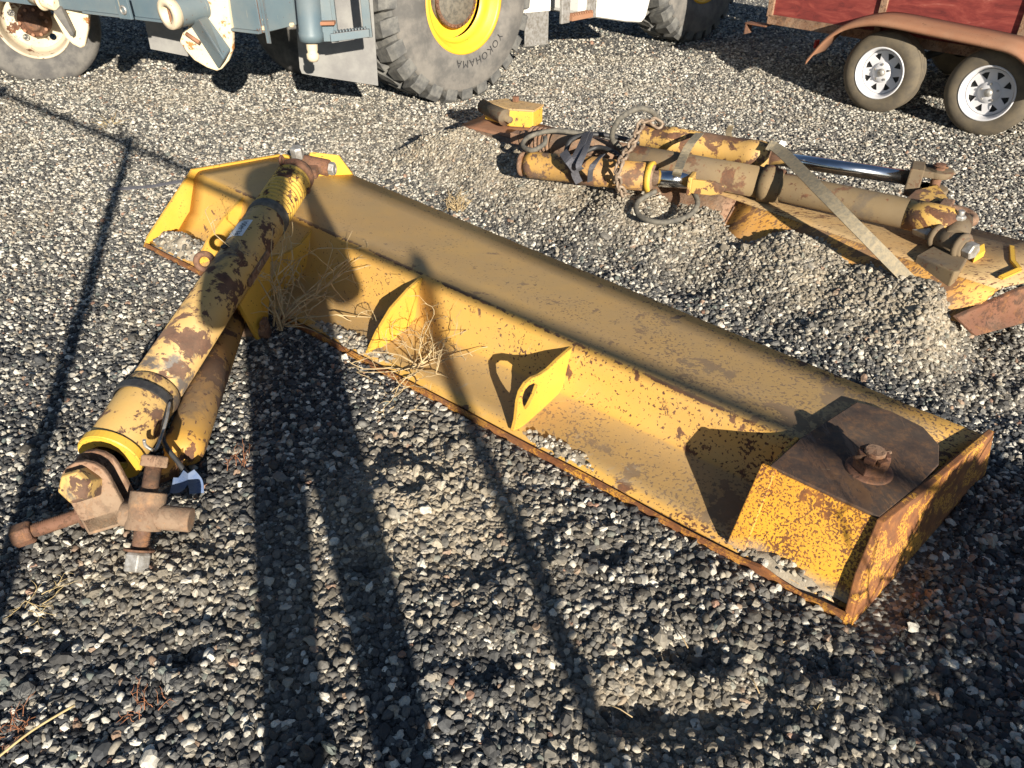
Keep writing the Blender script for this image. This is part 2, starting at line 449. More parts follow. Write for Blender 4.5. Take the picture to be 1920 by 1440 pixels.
def berm(x, y):
    u, v = uvof(x, y)
    crest = np.interp(u, [.2, 1.0, 1.7, 2.4, 3.0, 3.45, 3.8], [1.78, 1.82, 1.80, 1.79, 1.69, 1.57, 1.48])
    width = np.interp(u, [0, .6, 1.2, 2.7, 3.5, 4], [.3, .4, .5, .6, .45, .38])
    up = sst(v, crest - width, crest); dn = 1 - sst(v, crest + .02, crest + .34)
    along = sst(u, -.2, .6) * (1 - sst(u, 3.3, 3.58))
    h = np.interp(u, [.3, .8, 1.6, 2.4, 3.0, 3.4, 3.9], [.27, .23, .18, .195, .225, .25, .22])
    return up * dn * along * h * (.95 + .1 * vnoise(x, y, 5, 3))
def heap(x, y):
    """gravel and soil lying inside the front blade's tray"""
    u, v = uvof(x, y)
    a = np.exp(-((u - .19) / .2) ** 2) * np.exp(-((v - .1) / .075) ** 2) * .085
    b = np.exp(-((u - 1.55) / .3) ** 2) * np.exp(-((v - .06) / .06) ** 2) * .035
    d = np.exp(-((u - 2.62) / .22) ** 2) * np.exp(-((v - .05) / .05) ** 2) * .03
    e = np.exp(-((u - 3.43) / .14) ** 2) * np.exp(-((v - .04) / .05) ** 2) * .05
    return np.where((u > .01) & (u < 3.6) & (v > .012) & (v < .34), a + b + d + e, 0)
DENTS = []
for (px_, py_, r_, d_) in ((1125, 1035, .085, .05), (1440, 1115, .10, .045), (350, 1228, .06, .035), (900, 862, .07, .03), (770, 930, .06, .03), (690, 1060, .07, .03), (1300, 1230, .09, .04), (1560, 1260, .08, .04), (1180, 1330, .09, .035), (1700, 1330, .1, .04), (900, 1240, .09, .025), (1010, 880, .05, .025)):
    _q = G(px_, py_, 0); DENTS.append((_q.x, _q.y, r_, d_))
def ground_h(x, y):
    x = np.asarray(x, float); y = np.asarray(y, float)
    u, v = uvof(x, y)
    free = 1 - np.exp(-np.maximum(0, np.maximum(np.maximum(-u - .02, u - 3.72), np.maximum(-v - .03, v - .95))) / .22)
    near = 1 - sst(np.hypot(x, y), 3.5, 6)
    h = (vnoise(x, y, 1.3, 1) - .5) * .035 + (vnoise(x, y, 3.4, 2) - .5) * .026 * (.4 + near)
    rough = sst(x + .25 * y, .0, .7) * near
    h += rough * ((vnoise(x, y, 4.2, 5) - .5) * .085 + (vnoise(x, y, 9, 6) - .5) * .04)
    # scuffed dirt mound in front of the blade
    h += .055 * np.exp(-(((x + .32) / .22) ** 2 + ((y - 1.78) / .2) ** 2)) - .03 * np.exp(-(((x + .12) / .12) ** 2 + ((y - 1.5) / .1) ** 2))
    h += .05 * np.exp(-(((x + .95) / .25) ** 2 + ((y - 1.45) / .12) ** 2)) * .6
    for (dx_, dy_, dr_, dh_) in DENTS:
        q_ = np.hypot(x - dx_, (y - dy_) * 1.25) / dr_
        h = h + dh_ * (-np.exp(-q_ ** 2 * 1.6) + .55 * np.exp(-((q_ - 1.35) / .4) ** 2))
    h *= free
    h += berm(x, y)
    return np.where(np.hypot(x, y) > 40, 0, h)
def gz(x, y): return float(ground_h(np.array([x]), np.array([y]))[0])

def dustmask(x, y):
    d = np.exp(-(((x + .25) / .34) ** 2 + ((y - 1.8) / .3) ** 2)) * 1.25
    d += np.exp(-(((x + 1.05) / .3) ** 2 + ((y - 1.5) / .22) ** 2)) * .75
    d += np.exp(-(((x - .35) / .3) ** 2 + ((y - 1.05) / .22) ** 2)) * .55
    d += np.exp(-(((x + .55) / .2) ** 2 + ((y - 1.25) / .3) ** 2)) * .45
    d += np.clip(berm(x, y) * 5.0, 0, .8)
    d += .25 * sst(vnoise(x, y, 2.1, 8), .55, .8)
    return np.clip(d, 0, 1)

n = 380
s = np.linspace(-1, 1, n)
wx = 3.6 * s + 400 * np.sign(s) * np.abs(s) ** 9
wy = 3.0 + 4.2 * s + 400 * np.sign(s) * np.abs(s) ** 9
gx, gy = np.meshgrid(wx, wy)
gh = ground_h(gx, gy)
verts = np.stack([gx, gy, gh], -1).reshape(-1, 3)
ii = (np.arange(n - 1)[:, None] * n + np.arange(n - 1)[None, :]).ravel()
faces = np.stack([ii, ii + 1, ii + n + 1, ii + n], -1)
gme = bpy.data.meshes.new('ground')
gme.from_pydata(verts.tolist(), [], faces.tolist())
gme.polygons.foreach_set('use_smooth', np.ones(len(faces), bool))
at = gme.attributes.new('dust', 'FLOAT', 'POINT')
at.data.foreach_set('value', dustmask(gx, gy).ravel().astype(np.float32))
ground = bpy.data.objects.new('ground', gme); COL.objects.link(ground); ground['kind'] = 'structure'
m, nt, b = new_mat('gravel ground')
tc = nd(nt, 'ShaderNodeTexCoord').outputs['Object']
def vor(scale, feat='F1'):
    v_ = nd(nt, 'ShaderNodeTexVoronoi', feature=feat); v_.inputs['Scale'].default_value = scale
    nz = nd(nt, 'ShaderNodeTexNoise'); nz.inputs['Scale'].default_value = 30
    lk(nt, tc, nz.inputs['Vector'])
    ad = nd(nt, 'ShaderNodeVectorMath', operation='MULTIPLY_ADD'); lk(nt, nz.outputs[1], ad.inputs[0]); ad.inputs[1].default_value = (.012,) * 3; lk(nt, tc, ad.inputs[2])
    lk(nt, ad.outputs[0], v_.inputs['Vector']); return v_
v1 = vor(64); v2 = vor(130)
sp = nd(nt, 'ShaderNodeSeparateColor'); lk(nt, v1.outputs['Color'], sp.inputs[0])
c1 = ramp(nt, sp.outputs[0], [(.0, (.03, .031, .034)), (.4, (.075, .077, .08)), (.62, (.16, .155, .14)), (.8, (.34, .32, .28)), (.95, (.5, .48, .43))])
sp2 = nd(nt, 'ShaderNodeSeparateColor'); lk(nt, v2.outputs['Color'], sp2.inputs[0])
c2 = ramp(nt, sp2.outputs[0], [(.0, (.04, .04, .04)), (.5, (.11, .105, .095)), (.85, (.36, .33, .28))])
c = mixc(nt, step(nt, sp.outputs[1], .55, .6), c1, c2)
da = nd(nt, 'ShaderNodeAttribute', attribute_name='dust')
dm = mathn(nt, 'MULTIPLY', da.outputs['Fac'], step(nt, noise(nt, tc, 9, 6, .65), .3, .6))
dcol = mixc(nt, noise(nt, tc, 70, 6, .7), (.25, .205, .145), (.46, .385, .28))
c = mixc(nt, dm, c, dcol)
lk(nt, c, b.inputs['Base Color']); b.inputs['Roughness'].default_value = .9; b.inputs['Specular IOR Level'].default_value = .2
bp = nd(nt, 'ShaderNodeBump'); bp.inputs['Strength'].default_value = .9; bp.inputs['Distance'].default_value = .012
hh = mathn(nt, 'SUBTRACT', 1, mathn(nt, 'MULTIPLY', v1.outputs['Distance'], 1.2))
hh = mathn(nt, 'ADD', hh, mathn(nt, 'MULTIPLY', noise(nt, tc, 90, 5, .7), .35))
lk(nt, hh, bp.inputs['Height']); lk(nt, bp.outputs[0], b.inputs['Normal'])
gme.materials.append(m); M['ground'] = m

# soil lying in the tray of the front blade
uu, vv = np.meshgrid(np.linspace(.014, 3.6, 240), np.linspace(.012, .3, 26))
hx = EL.x + uu * AH.x + vv * NH.x; hy = EL.y + uu * AH.y + vv * NH.y
hz = heap(hx, hy) * (.75 + .5 * vnoise(hx, hy, 26, 4)) - .012 + .012
hv = np.stack([hx, hy, hz], -1).reshape(-1, 3)
ii = (np.arange(25)[:, None] * 240 + np.arange(239)[None, :]).ravel()
hf = np.stack([ii, ii + 1, ii + 241, ii + 240], -1)
sme = bpy.data.meshes.new('soil_in_tray'); sme.from_pydata(hv.tolist(), [], hf.tolist())
sme.polygons.foreach_set('use_smooth', np.ones(len(hf), bool))
soil = bpy.data.objects.new('soil', sme); COL.objects.link(soil)
tag(soil, 'pale dry soil and gravel lying in the tray of the yellow blade', 'soil', kind='stuff')
msoil = plain('dry soil', (.36, .31, .235), (.23, .195, .145), .95, 26, bump=.8)
sme.materials.append(msoil); M['soil'] = msoil

# loose stones: points carry size, turn, kind and colour; every point becomes one stone
def scatter(num, poly_fn, xr, yr):
    x = rng.uniform(*xr, num); y = rng.uniform(*yr, num)
    k = poly_fn(x, y); return x[k], y[k]
def in_view(x, y):
    dep = y * math.cos(_p) + CAM_H * math.sin(_p)
    up = -CAM_H * math.cos(_p) + y * math.sin(_p)
    px = x / np.maximum(dep, .01) * FPX; py = up / np.maximum(dep, .01) * FPX
    m_ = 90 + 260 / np.maximum(dep, .5)
    return (np.abs(px) < 960 + m_) & (py > -720 - 1.6 * m_) & (py < 720 + m_) & (dep > .2)
def clear_of(x, y, inside_tray=False):
    u, v = uvof(x, y)
    blade = (u > -.01) & (u < 3.74) & (v > -.02) & (v < np.where(u < .45, .88 + .26 * u, .995 - .066 * (u - .45)))
    return ~blade
PX, PY, PZ, PS, PC = [], [], [], [], []
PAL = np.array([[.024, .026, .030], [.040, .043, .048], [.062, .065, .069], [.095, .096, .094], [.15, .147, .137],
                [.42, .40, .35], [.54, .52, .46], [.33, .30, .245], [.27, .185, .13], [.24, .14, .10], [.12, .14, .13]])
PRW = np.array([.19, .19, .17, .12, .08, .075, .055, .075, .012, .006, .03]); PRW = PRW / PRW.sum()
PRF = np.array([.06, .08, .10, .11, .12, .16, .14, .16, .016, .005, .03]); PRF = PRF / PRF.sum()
def add_stones(x, y, z, size, far=0.0, dusty=None):
    k = len(x)
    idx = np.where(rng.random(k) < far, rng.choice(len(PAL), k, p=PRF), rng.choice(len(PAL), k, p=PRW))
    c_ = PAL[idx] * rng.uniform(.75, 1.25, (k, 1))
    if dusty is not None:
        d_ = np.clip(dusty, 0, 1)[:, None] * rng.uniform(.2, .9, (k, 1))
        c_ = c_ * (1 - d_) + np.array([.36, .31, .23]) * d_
    PX.append(x); PY.append(y); PZ.append(z); PS.append(size); PC.append(c_)
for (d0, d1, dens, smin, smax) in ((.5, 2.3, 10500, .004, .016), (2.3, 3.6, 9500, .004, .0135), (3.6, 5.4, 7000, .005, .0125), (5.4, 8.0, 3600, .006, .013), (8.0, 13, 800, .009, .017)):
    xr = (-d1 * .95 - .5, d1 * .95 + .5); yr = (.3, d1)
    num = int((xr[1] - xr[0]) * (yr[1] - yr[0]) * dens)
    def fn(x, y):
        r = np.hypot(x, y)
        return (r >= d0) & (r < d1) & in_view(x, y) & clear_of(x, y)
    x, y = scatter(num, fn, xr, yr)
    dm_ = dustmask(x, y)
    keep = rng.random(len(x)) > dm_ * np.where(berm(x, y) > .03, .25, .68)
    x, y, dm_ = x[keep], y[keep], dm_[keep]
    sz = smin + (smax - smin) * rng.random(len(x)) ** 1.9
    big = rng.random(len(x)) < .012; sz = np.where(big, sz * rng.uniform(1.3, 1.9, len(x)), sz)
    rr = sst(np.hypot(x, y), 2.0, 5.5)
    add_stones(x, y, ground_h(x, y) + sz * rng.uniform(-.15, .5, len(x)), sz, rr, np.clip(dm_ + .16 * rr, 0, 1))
# stones heaped in the tray
x = rng.uniform(-2.1, 1.2, 60000); y = rng.uniform(1.0, 4.1, 60000)
hp = heap(x, y); k = hp > .018
x, y, hp = x[k], y[k], hp[k]
k = rng.random(len(x)) < .75
x, y, hp = x[k], y[k], hp[k]
sz = .005 + .008 * rng.random(len(x)) ** 1.6
u_, v_ = uvof(x, y)
add_stones(x, y, hp + sz * .1, sz, .9, np.where(u_ > 1, .85, .25))
# a few large cobbles
for (px_, py_, sz) in ((1132, 1163, .02), (230, 1218, .024), (1822, 1208, .02), (800, 978, .03), (120, 448, .02), (1300, 935, .018), (640, 1330, .016), (1690, 1010, .02), (1560, 1410, .026), (830, 1000, .02)):
    q = G(px_, py_, 0)
    add_stones(np.array([q.x]), np.array([q.y]), np.array([gz(q.x, q.y) + .006]), np.array([sz * .72]), 0, np.array([.9 if px_ in (800, 830) else .5]))
PX, PY, PZ, PS = map(np.concatenate, (PX, PY, PZ, PS)); PC = np.concatenate(PC)
N = len(PX)
print('stones', N)
pme = bpy.data.meshes.new('gravel')
pme.vertices.add(N)
pme.vertices.foreach_set('co', np.stack([PX, PY, PZ], -1).ravel().astype(np.float32))
def pattr(name, typ, data, key):
    a = pme.attributes.new(name, typ, 'POINT'); a.data.foreach_set(key, np.ascontiguousarray(data).ravel())
flat = rng.uniform(.4, .85, N)
scl = np.stack([PS * rng.uniform(.8, 1.35, N), PS * rng.uniform(.65, 1.0, N), PS * flat], -1).astype(np.float32)
rot = np.stack([rng.normal(0, .45, N), rng.normal(0, .45, N), rng.uniform(0, 6.28, N)], -1).astype(np.float32)
pattr('size', 'FLOAT_VECTOR', scl, 'vector'); pattr('turn', 'FLOAT_VECTOR', rot, 'vector')
pattr('kind_index', 'INT', rng.integers(0, 10, N).astype(np.int32), 'value')
pattr('tint', 'FLOAT_VECTOR', PC.astype(np.float32), 'vector')
gravel = bpy.data.objects.new('gravel', pme); COL.objects.link(gravel)
tag(gravel, 'loose dark grey and pale gravel stones covering the ground', 'gravel', kind='stuff')
m, nt, b = new_mat('gravel stone')
ta = nd(nt, 'ShaderNodeAttribute', attribute_type='INSTANCER', attribute_name='tint')
tc = nd(nt, 'ShaderNodeTexCoord').outputs['Object']
nz = noise(nt, tc, 2.2, 5, .7)
hs = nd(nt, 'ShaderNodeMix', data_type='RGBA', blend_type='MULTIPLY'); hs.inputs[0].default_value = .7
lk(nt, ta.outputs['Color'], hs.inputs[6])
lk(nt, ramp(nt, nz, [(.3, (.55, .55, .56)), (.65, (1.25, 1.23, 1.18))]), hs.inputs[7])
lk(nt, hs.outputs[2], b.inputs['Base Color']); b.inputs['Roughness'].default_value = .72; b.inputs['Specular IOR Level'].default_value = .4
pme.materials.append(m); MSTONE = m
ng = bpy.data.node_groups.new('stones', 'GeometryNodeTree')
ng.interface.new_socket('Geometry', in_out='INPUT', socket_type='NodeSocketGeometry')
ng.interface.new_socket('Geometry', in_out='OUTPUT', socket_type='NodeSocketGeometry')
gi = ng.nodes.new('NodeGroupInput'); go = ng.nodes.new('NodeGroupOutput')
jn = ng.nodes.new('GeometryNodeJoinGeometry')
for k in range(10):
    ico = ng.nodes.new('GeometryNodeMeshIcoSphere'); ico.inputs['Radius'].default_value = 1; ico.inputs['Subdivisions'].default_value = 2
    pos = ng.nodes.new('GeometryNodeInputPosition')
    nz_ = ng.nodes.new('ShaderNodeTexNoise'); nz_.noise_dimensions = '4D'
    nz_.inputs['W'].default_value = k * 3.7; nz_.inputs['Scale'].default_value = .95; nz_.inputs['Detail'].default_value = 1.5
    sub = ng.nodes.new('ShaderNodeVectorMath'); sub.operation = 'SUBTRACT'; sub.inputs[1].default_value = (.5, .5, .5)
    ng.links.new(nz_.outputs[1], sub.inputs[0])
    mul = ng.nodes.new('ShaderNodeVectorMath'); mul.operation = 'SCALE'; mul.inputs['Scale'].default_value = 1.75
    ng.links.new(sub.outputs[0], mul.inputs[0])
    sp_ = ng.nodes.new('GeometryNodeSetPosition')
    ng.links.new(pos.outputs[0], nz_.inputs['Vector'])
    ng.links.new(ico.outputs[0], sp_.inputs[0]); ng.links.new(mul.outputs[0], sp_.inputs['Offset'])
    ss = ng.nodes.new('GeometryNodeSetShadeSmooth'); ss.inputs['Shade Smooth'].default_value = (k % 5 == 0)
    ng.links.new(sp_.outputs[0], ss.inputs[0])
    sm_ = ng.nodes.new('GeometryNodeSetMaterial'); sm_.inputs['Material'].default_value = MSTONE
    ng.links.new(ss.outputs[0], sm_.inputs[0])
    g2i = ng.nodes.new('GeometryNodeGeometryToInstance')
    ng.links.new(sm_.outputs[0], g2i.inputs[0]); ng.links.new(g2i.outputs[0], jn.inputs[0])
iop = ng.nodes.new('GeometryNodeInstanceOnPoints')
ng.links.new(gi.outputs[0], iop.inputs['Points']); ng.links.new(jn.outputs[0], iop.inputs['Instance'])
iop.inputs['Pick Instance'].default_value = True
def named(nm, typ):
    a = ng.nodes.new('GeometryNodeInputNamedAttribute'); a.data_type = typ; a.inputs[0].default_value = nm; return a.outputs[0]
ng.links.new(named('kind_index', 'INT'), iop.inputs['Instance Index'])
e2r = ng.nodes.new('FunctionNodeEulerToRotation'); ng.links.new(named('turn', 'FLOAT_VECTOR'), e2r.inputs[0])
ng.links.new(e2r.outputs[0], iop.inputs['Rotation']); ng.links.new(named('size', 'FLOAT_VECTOR'), iop.inputs['Scale'])
ng.links.new(iop.outputs[0], go.inputs[0])
gravel.modifiers.new('stones', 'NODES').node_group = ng

# ================================================================== FRONT BLADE
bl = thing('grader_blade', 'long yellow steel wing blade lying face down, brown tube arm across its ribbed back', 'blade', EL)
def prof(u):
    s_ = u / 3.62
    zc = .29 - .095 * s_
    vf = (.88 + .26 * u) if u < .45 else .997 - .066 * (u - .45)
    zf = np.interp(u, [0, .45, 3.7], [.232, .205, .185])
    mv, mz = .278 + .05 * s_, .1 - .055 * s_
    pts = [(.018, .010), (.10, .012), (.19, .022), (mv - .03, mz - .025), (mv, mz)]
    c_ = (.362, zc)
    wd = Vector((c_[0] - mv, c_[1] - mz)).normalized(); td = Vector((vf - c_[0], zf - c_[1])).normalized()
    r_ = .035
    a = Vector(c_) - wd * r_; d = Vector(c_) + td * r_
    pts.append((a.x - wd.x * .04, a.y - wd.y * .04))
    for t in (0, .25, .5, .75, 1):
        q = a * (1 - t) ** 2 + Vector(c_) * 2 * t * (1 - t) + d * t * t
        pts.append((q.x, q.y))
    for t in (.2, .45, .7, 1): pts.append((d.x + (vf - d.x) * t, d.y + (zf - d.y) * t))
    return pts
us = list(np.linspace(0.006, .45, 5)) + list(np.linspace(.65, 3.62, 18))
mb = MB(); vs_ = []; npf = len(prof(1))
for u in us:
    for (v, z) in prof(u):
        dent = .004 * (vnoise([u], [v], 2.2, 9)[0] - .5)
        vs_.append(B(u + (.11 * max(0, (v - .3)) / .5 if u > 3.5 else 0), v, z + dent))
fs_ = [(i * npf + k, i * npf + k + 1, (i + 1) * npf + k + 1, (i + 1) * npf + k) for i in range(len(us) - 1) for k in range(npf - 1)]
mb.add(vs_, fs_, True)
part('moldboard', mb, M['blade'], bl, solid=.010, recalc=False)
# lip along the ground
mb = MB(); vs_ = []
ul = np.linspace(0, 3.625, 60)
for u in ul:
    wob = .006 * (vnoise([u], [0], 3, 2)[0] - .5)
    cur = -.012 * max(0, (u - 3.3) / .3) ** 2
    h1 = .020 + wob + (.012 * math.sin(u * 23) if u > 3.32 else 0)
    for (a, c_) in ((-.006, -.012), (-.008, h1), (.003, h1 + .002), (.005, -.012)): vs_.append(B(u, a + cur + wob, c_))
mb.add(vs_, [(i * 4 + k, i * 4 + (k + 1) % 4, (i + 1) * 4 + (k + 1) % 4, (i + 1) * 4 + k) for i in range(59) for k in range(4)] + [(3, 2, 1, 0), tuple(59 * 4 + k for k in range(4))])
part('bottom_lip', mb, M['endrust'], bl)
# left end plate
mb = MB().plate([B(0, -.012, 0), B(0, .02, .045), B(0, .345, .312), B(0, .885, .25), B(0, .885, 0)], AH * -.014)
part('end_plate', mb, M['rib'], bl, bevel=.002)
def rib(u, outline, holes=(), th=.013, mat='rib'):
    s_ = u / 3.62
    pr = prof(u)[1:8]
    pts = outline + [(v + .004, z - .004) for v, z in reversed(pr)]
    mb = MB().plate([B(u, v, z) for v, z in pts], AH * th, [[B(u, v, z) for v, z in h] for h in holes])
    return part('rib', mb, M[mat], bl, bevel=.0015)
rib(.425, [(.02, .03), (.11, .125), (.22, .205), (.345, .272)])
def hookrib(u, zt):
    out = [(.015, .03), (.03, .07), (.036, .11), (.04, .145), (.055, .18), (.085, .2), (.12, .203), (.16, .193), (.21, .192), (.27, .205), (.35, zt - .008)]
    hole = [(.066, .15), (.078, .172), (.10, .18), (.13, .174), (.148, .155), (.13, .125), (.1, .095), (.085, .088), (.074, .105), (.067, .13)]
    rib(u, out, [hole])
hookrib(.955, .26)
rib(1.667, [(.02, .03), (.085, .105), (.17, .175), (.27, .22), (.35, .243)])
hookrib(2.433, .222)
# box housing at the right end
mb = MB().plate([B(3.285, .16, .238), B(3.30, .36, .226), B(3.36, .66, .215), B(3.46, .685, .213), B(3.565, .665, .213), B(3.63, .6, .216), B(3.655, .5, .221), B(3.64, .36, .227), B(3.598, .152, .239)], V(0, 0, .012))
bx = part('box_top', mb, M['boxtop'], bl, bevel=.003)
mb = MB()
a, b_, c_, d_ = B(3.292, .163, .24), B(3.597, .155, .24), B(3.612, .035, .022), B(3.312, .04, .022)
nx = 8; vs_ = [a.lerp(b_, i / nx).lerp(d_.lerp(c_, i / nx), j / 4) for j in range(5) for i in range(nx + 1)]
mb.add(vs_, [(j * 9 + i, j * 9 + i + 1, (j + 1) * 9 + i + 1, (j + 1) * 9 + i) for j in range(4) for i in range(nx)])
part('box_front', mb, M['boxy'], bl, solid=.008)
mb = MB().plate([B(3.28, .012, .03), B(3.28, .155, .243), B(3.28, .36, .23), B(3.28, .36, .1), B(3.28, .2, .02)], AH * .014)
part('box_side', mb, M['boxy'], bl, bevel=.002)
mb = MB()
pf = [B(3.262, .012, .035), B(3.262, .152, .246)]
mb.add([pf[0], pf[0] + AH * .055, pf[1] + AH * .045, pf[1], pf[0] + NH * .012, pf[0] + AH * .055 + NH * .012, pf[1] + AH * .045 + NH * .012, pf[1] + NH * .012],
       [(0, 1, 2, 3), (4, 7, 6, 5), (0, 4, 5, 1), (1, 5, 6, 2), (2, 6, 7, 3), (3, 7, 4, 0)])
part('side_flange', mb, M['boxy'], bl, bevel=.003)
mb = MB()
e0 = [B(3.625, -.035, -.01), B(3.60, .05, .12), B(3.594, .135, .252), B(3.66, .45, .238), B(3.722, .80, .215), B(3.752, .88, -.02)]
mb.add(e0 + [p + AH * .02 for p in e0], [(0, 1, 2, 5), (2, 3, 4, 5), (6, 11, 8, 7), (8, 11, 10, 9), (0, 6, 7, 1), (1, 7, 8, 2), (2, 8, 9, 3), (3, 9, 10, 4), (4, 10, 11, 5), (5, 11, 6, 0)])
part('end_plate', mb, M['endrust'], bl, bevel=.004, label='rust orange end plate')
pb = G(1628, 884, .236)
mb = MB().lathe(pb, (0, 0, 1), [(.0, .001), (.0, .064), (.008, .066), (.012, .06), (.013, .001)], 30)
part('washer', mb, M['rust'], bl)
mb = MB().lathe(pb + V(0, 0, .012), (0, 0, 1), [(0, .001), (0, .046), (.005, .05), (.036, .05), (.042, .046), (.042, .001)], 6, False, .35)
for k in range(6):
    a_ = .35 + math.pi / 6 + k * math.pi / 3
    d_ = V(math.cos(a_), math.sin(a_), 0)
    mb.box(pb + V(0, 0, .0605) + d_ * .035, d_, d_.cross(V(0, 0, 1)), (0, 0, 1), .014, .030, .016)
nut = part('castle_nut', mb, M['rust'], bl, bevel=.002)
mb = MB().lathe(pb + V(0, 0, .05), (0, 0, 1), [(0, .001), (0, .027), (.012, .027), (.013, .0295), (.017, .0295), (.018, .0265), (.021, .0265), (.022, .029), (.027, .029), (.030, .026), (.031, .001)], 26, False)
mb.cyl(pb + V(-.062, -.012, .062), pb + V(.05, .01, .064), .0055, n=8)
part('threaded_stud', mb, M['rustdust'], nut)
# bracket where the tube arm is pinned, at the back left corner
q0, q1, q2, q3 = G(562, 344, .21), G(660, 330, .205), G(632, 292, .33), G(580, 286, .37)
mb = MB().plate([q0, q1, q2.lerp(q1, .1), q2, q3], NH * .016 + AH * .002)
part('arm_bracket', mb, M['bryel'], bl, bevel=.002)
mb = MB().plate([B(.0, .86, .23), B(.02, .885, .255), B(.47, 1.0, .225), B(.47, .995, .195)], NH * .012)
part('back_flange', mb, M['rib'], bl, bevel=.002)
# weld patch letters worn on the paint
# ================================================================== TUBE ARM
T0 = G(206, 858, .135); T1 = G(577, 296, .43)
TD = (T1 - T0); TL = TD.length; TD.normalize()
TS = TD.cross(V(0, 0, 1)).normalized()      # to the right of the tube
TU = TS.cross(TD).normalized()
def T(t, s_=0, u_=0): return T0 + TD * (t * TL) + TS * s_ + TU * u_
arm = thing('tube_arm', 'long worn yellow and rust brown tube arm with ridged collar, laid across the ribbed blade', 'tube arm', V(T0.x, T0.y, 0))
mb = MB().lathe(T(.012), TD, [(0, .05), (0, .088), (.008, .092), (TL * .13, .094), (TL * .14, .092), (TL * .145, .088), (TL * .145, .07)], 40)
part('sleeve', mb, M['tube'], arm)
mb = MB().lathe(T(0), -TD, [(-.03, .055), (-.03, .094), (-.026, .1), (0, .1), (.004, .097), (.004, .056), (-.03, .055)], 40, False)
fl = part('end_flange', mb, M['bryel'], arm)
mb = MB().cyl(T(.04), T(.035), .055, n=24); part('bore', mb, M['dark'], fl)
mb = MB().lathe(T(.14), TD, [(0, .06), (0, .086), (TL * .42, .087), (TL * .55, .087), (TL * .56, .084), (TL * .585, .084)], 40)
part('main_tube', mb, M['tube'], arm)
mb = MB().lathe(T(.70), TD, [(0, .083), (.004, .09), (.022, .092), (.035, .088), (.05, .09), (.06, .084)], 40)
part('rubber_collar', mb, M['hose'], arm)
pr_ = []
Lr = TL * .155
for i in range(11):
    t = i / 11 * Lr; st = Lr / 11
    pr_ += [(t, .078), (t + st * .2, .078), (t + st * .38, .086), (t + st * .78, .086), (t + st * .95, .078)]
mb = MB().lathe(T(.732), TD, pr_, 44, True)
part('ridged_sleeve', mb, M['coil'], arm)
mb = MB().lathe(T(.887), TD, [(0, .08), (0, .086), (.05, .086), (.075, .074), (.08, .001)], 36)
part('end_cap', mb, M['rust'], arm)
mb = MB().ring(T(.89, -.035, .098), TD.cross(TU), .02, .006, 18, 8)
part('lifting_ring', mb, M['rust'], arm)
# knuckle and bolts at the far end
mb = MB().box(T(.955, .03, -.005), TD, TS, TU, .13, .12, .05)
mb.cyl(T(.965, .0, .01), T(.965, .13, -.012), .04, n=20)
kn = part('knuckle', mb, M['rust'], arm, bevel=.008)
mb = MB().hexa(T(.965, .12, -.01), T(.965, .155, -.016), .032); mb.ring(T(.965, .152, -.016), TS, .024, .006, 20, 6)
part('hex_nut', mb, M['steel'], arm)
mb = MB().hexa(T(.95, -.005, .05), T(.95, -.005, .105), .03); part('hex_bolt', mb, M['steel'], arm)
mb = MB().box(T(.86, .086, -.02), TD, TS, TU, .03, .018, .02); part('grease_stop', mb, M['rust'], arm, bevel=.002)
# eye ring and plug on the tube
mb = MB().ring(T(.495, -.088, .062), V(.45, -.75, .45), .031, .0125, 26, 10); part('eye_ring', mb, M['rust'], arm)
mb = MB().ring(T(.535, -.03, .088), (TU - TS * .3), .013, .004, 20, 6); mb.cyl(T(.535, -.03, .08), T(.535, -.03, .0875), .011, n=16)
part('grease_plug', mb, M['black'], arm)
# hanging bracket
br = MB().plate([T(.44, .05, -.06), T(.62, .05, -.055), T(.57, .06, -.16), T(.485, .07, -.30), T(.455, .07, -.29)], TS * .018)
part('hanging_bracket', br, M['rib'], arm, bevel=.003)
br = MB().plate([T(.44, -.03, -.07), T(.57, -.03, -.07), T(.485, -.03, -.30), T(.455, -.03, -.29)], TS * .018)
part('hanging_bracket', br, M['rib'], arm, bevel=.003)
mb = MB().box(T(.535, .088, -.01), TD, TU, TS, .22, .035, .012); part('weld_strip', mb, M['rustdust'], arm, bevel=.003)
mb = MB().cyl(T(.47, -.05, -.25), T(.47, .12, -.25), .024, n=16); mb.box(T(.475, .105, -.235), TD, TU, TS, .05, .09, .02)
part('bracket_pin', mb, M['rustdust'], arm, bevel=.003)
# lower arm beside it
P0 = G(340, 858, .07); P1 = G(425, 615, .085); P1 = P0 + (P1 - P0) * 1.25
dl = (P1 - P0).normalized(); LL = (P1 - P0).length
mb = MB().lathe(P0, dl, [(-.01, .001), (-.008, .03), (.03, .062), (.07, .066), (LL, .066), (LL, .001)], 32)
part('lower_tube', mb, M['tube2'], arm)
sd = dl.cross(V(0, 0, 1)).normalized()
mb = MB().plate([P0 + dl * .16 - sd * .06 + V(0, 0, -.02), P0 + dl * .14 + sd * .02 + V(0, 0, .02), P0 - dl * .09 + sd * .012, P0 - dl * .1 - sd * .05 + V(0, 0, -.02)], V(0, 0, .03))
part('lug_plate', mb, M['tube2'], arm, bevel=.003)
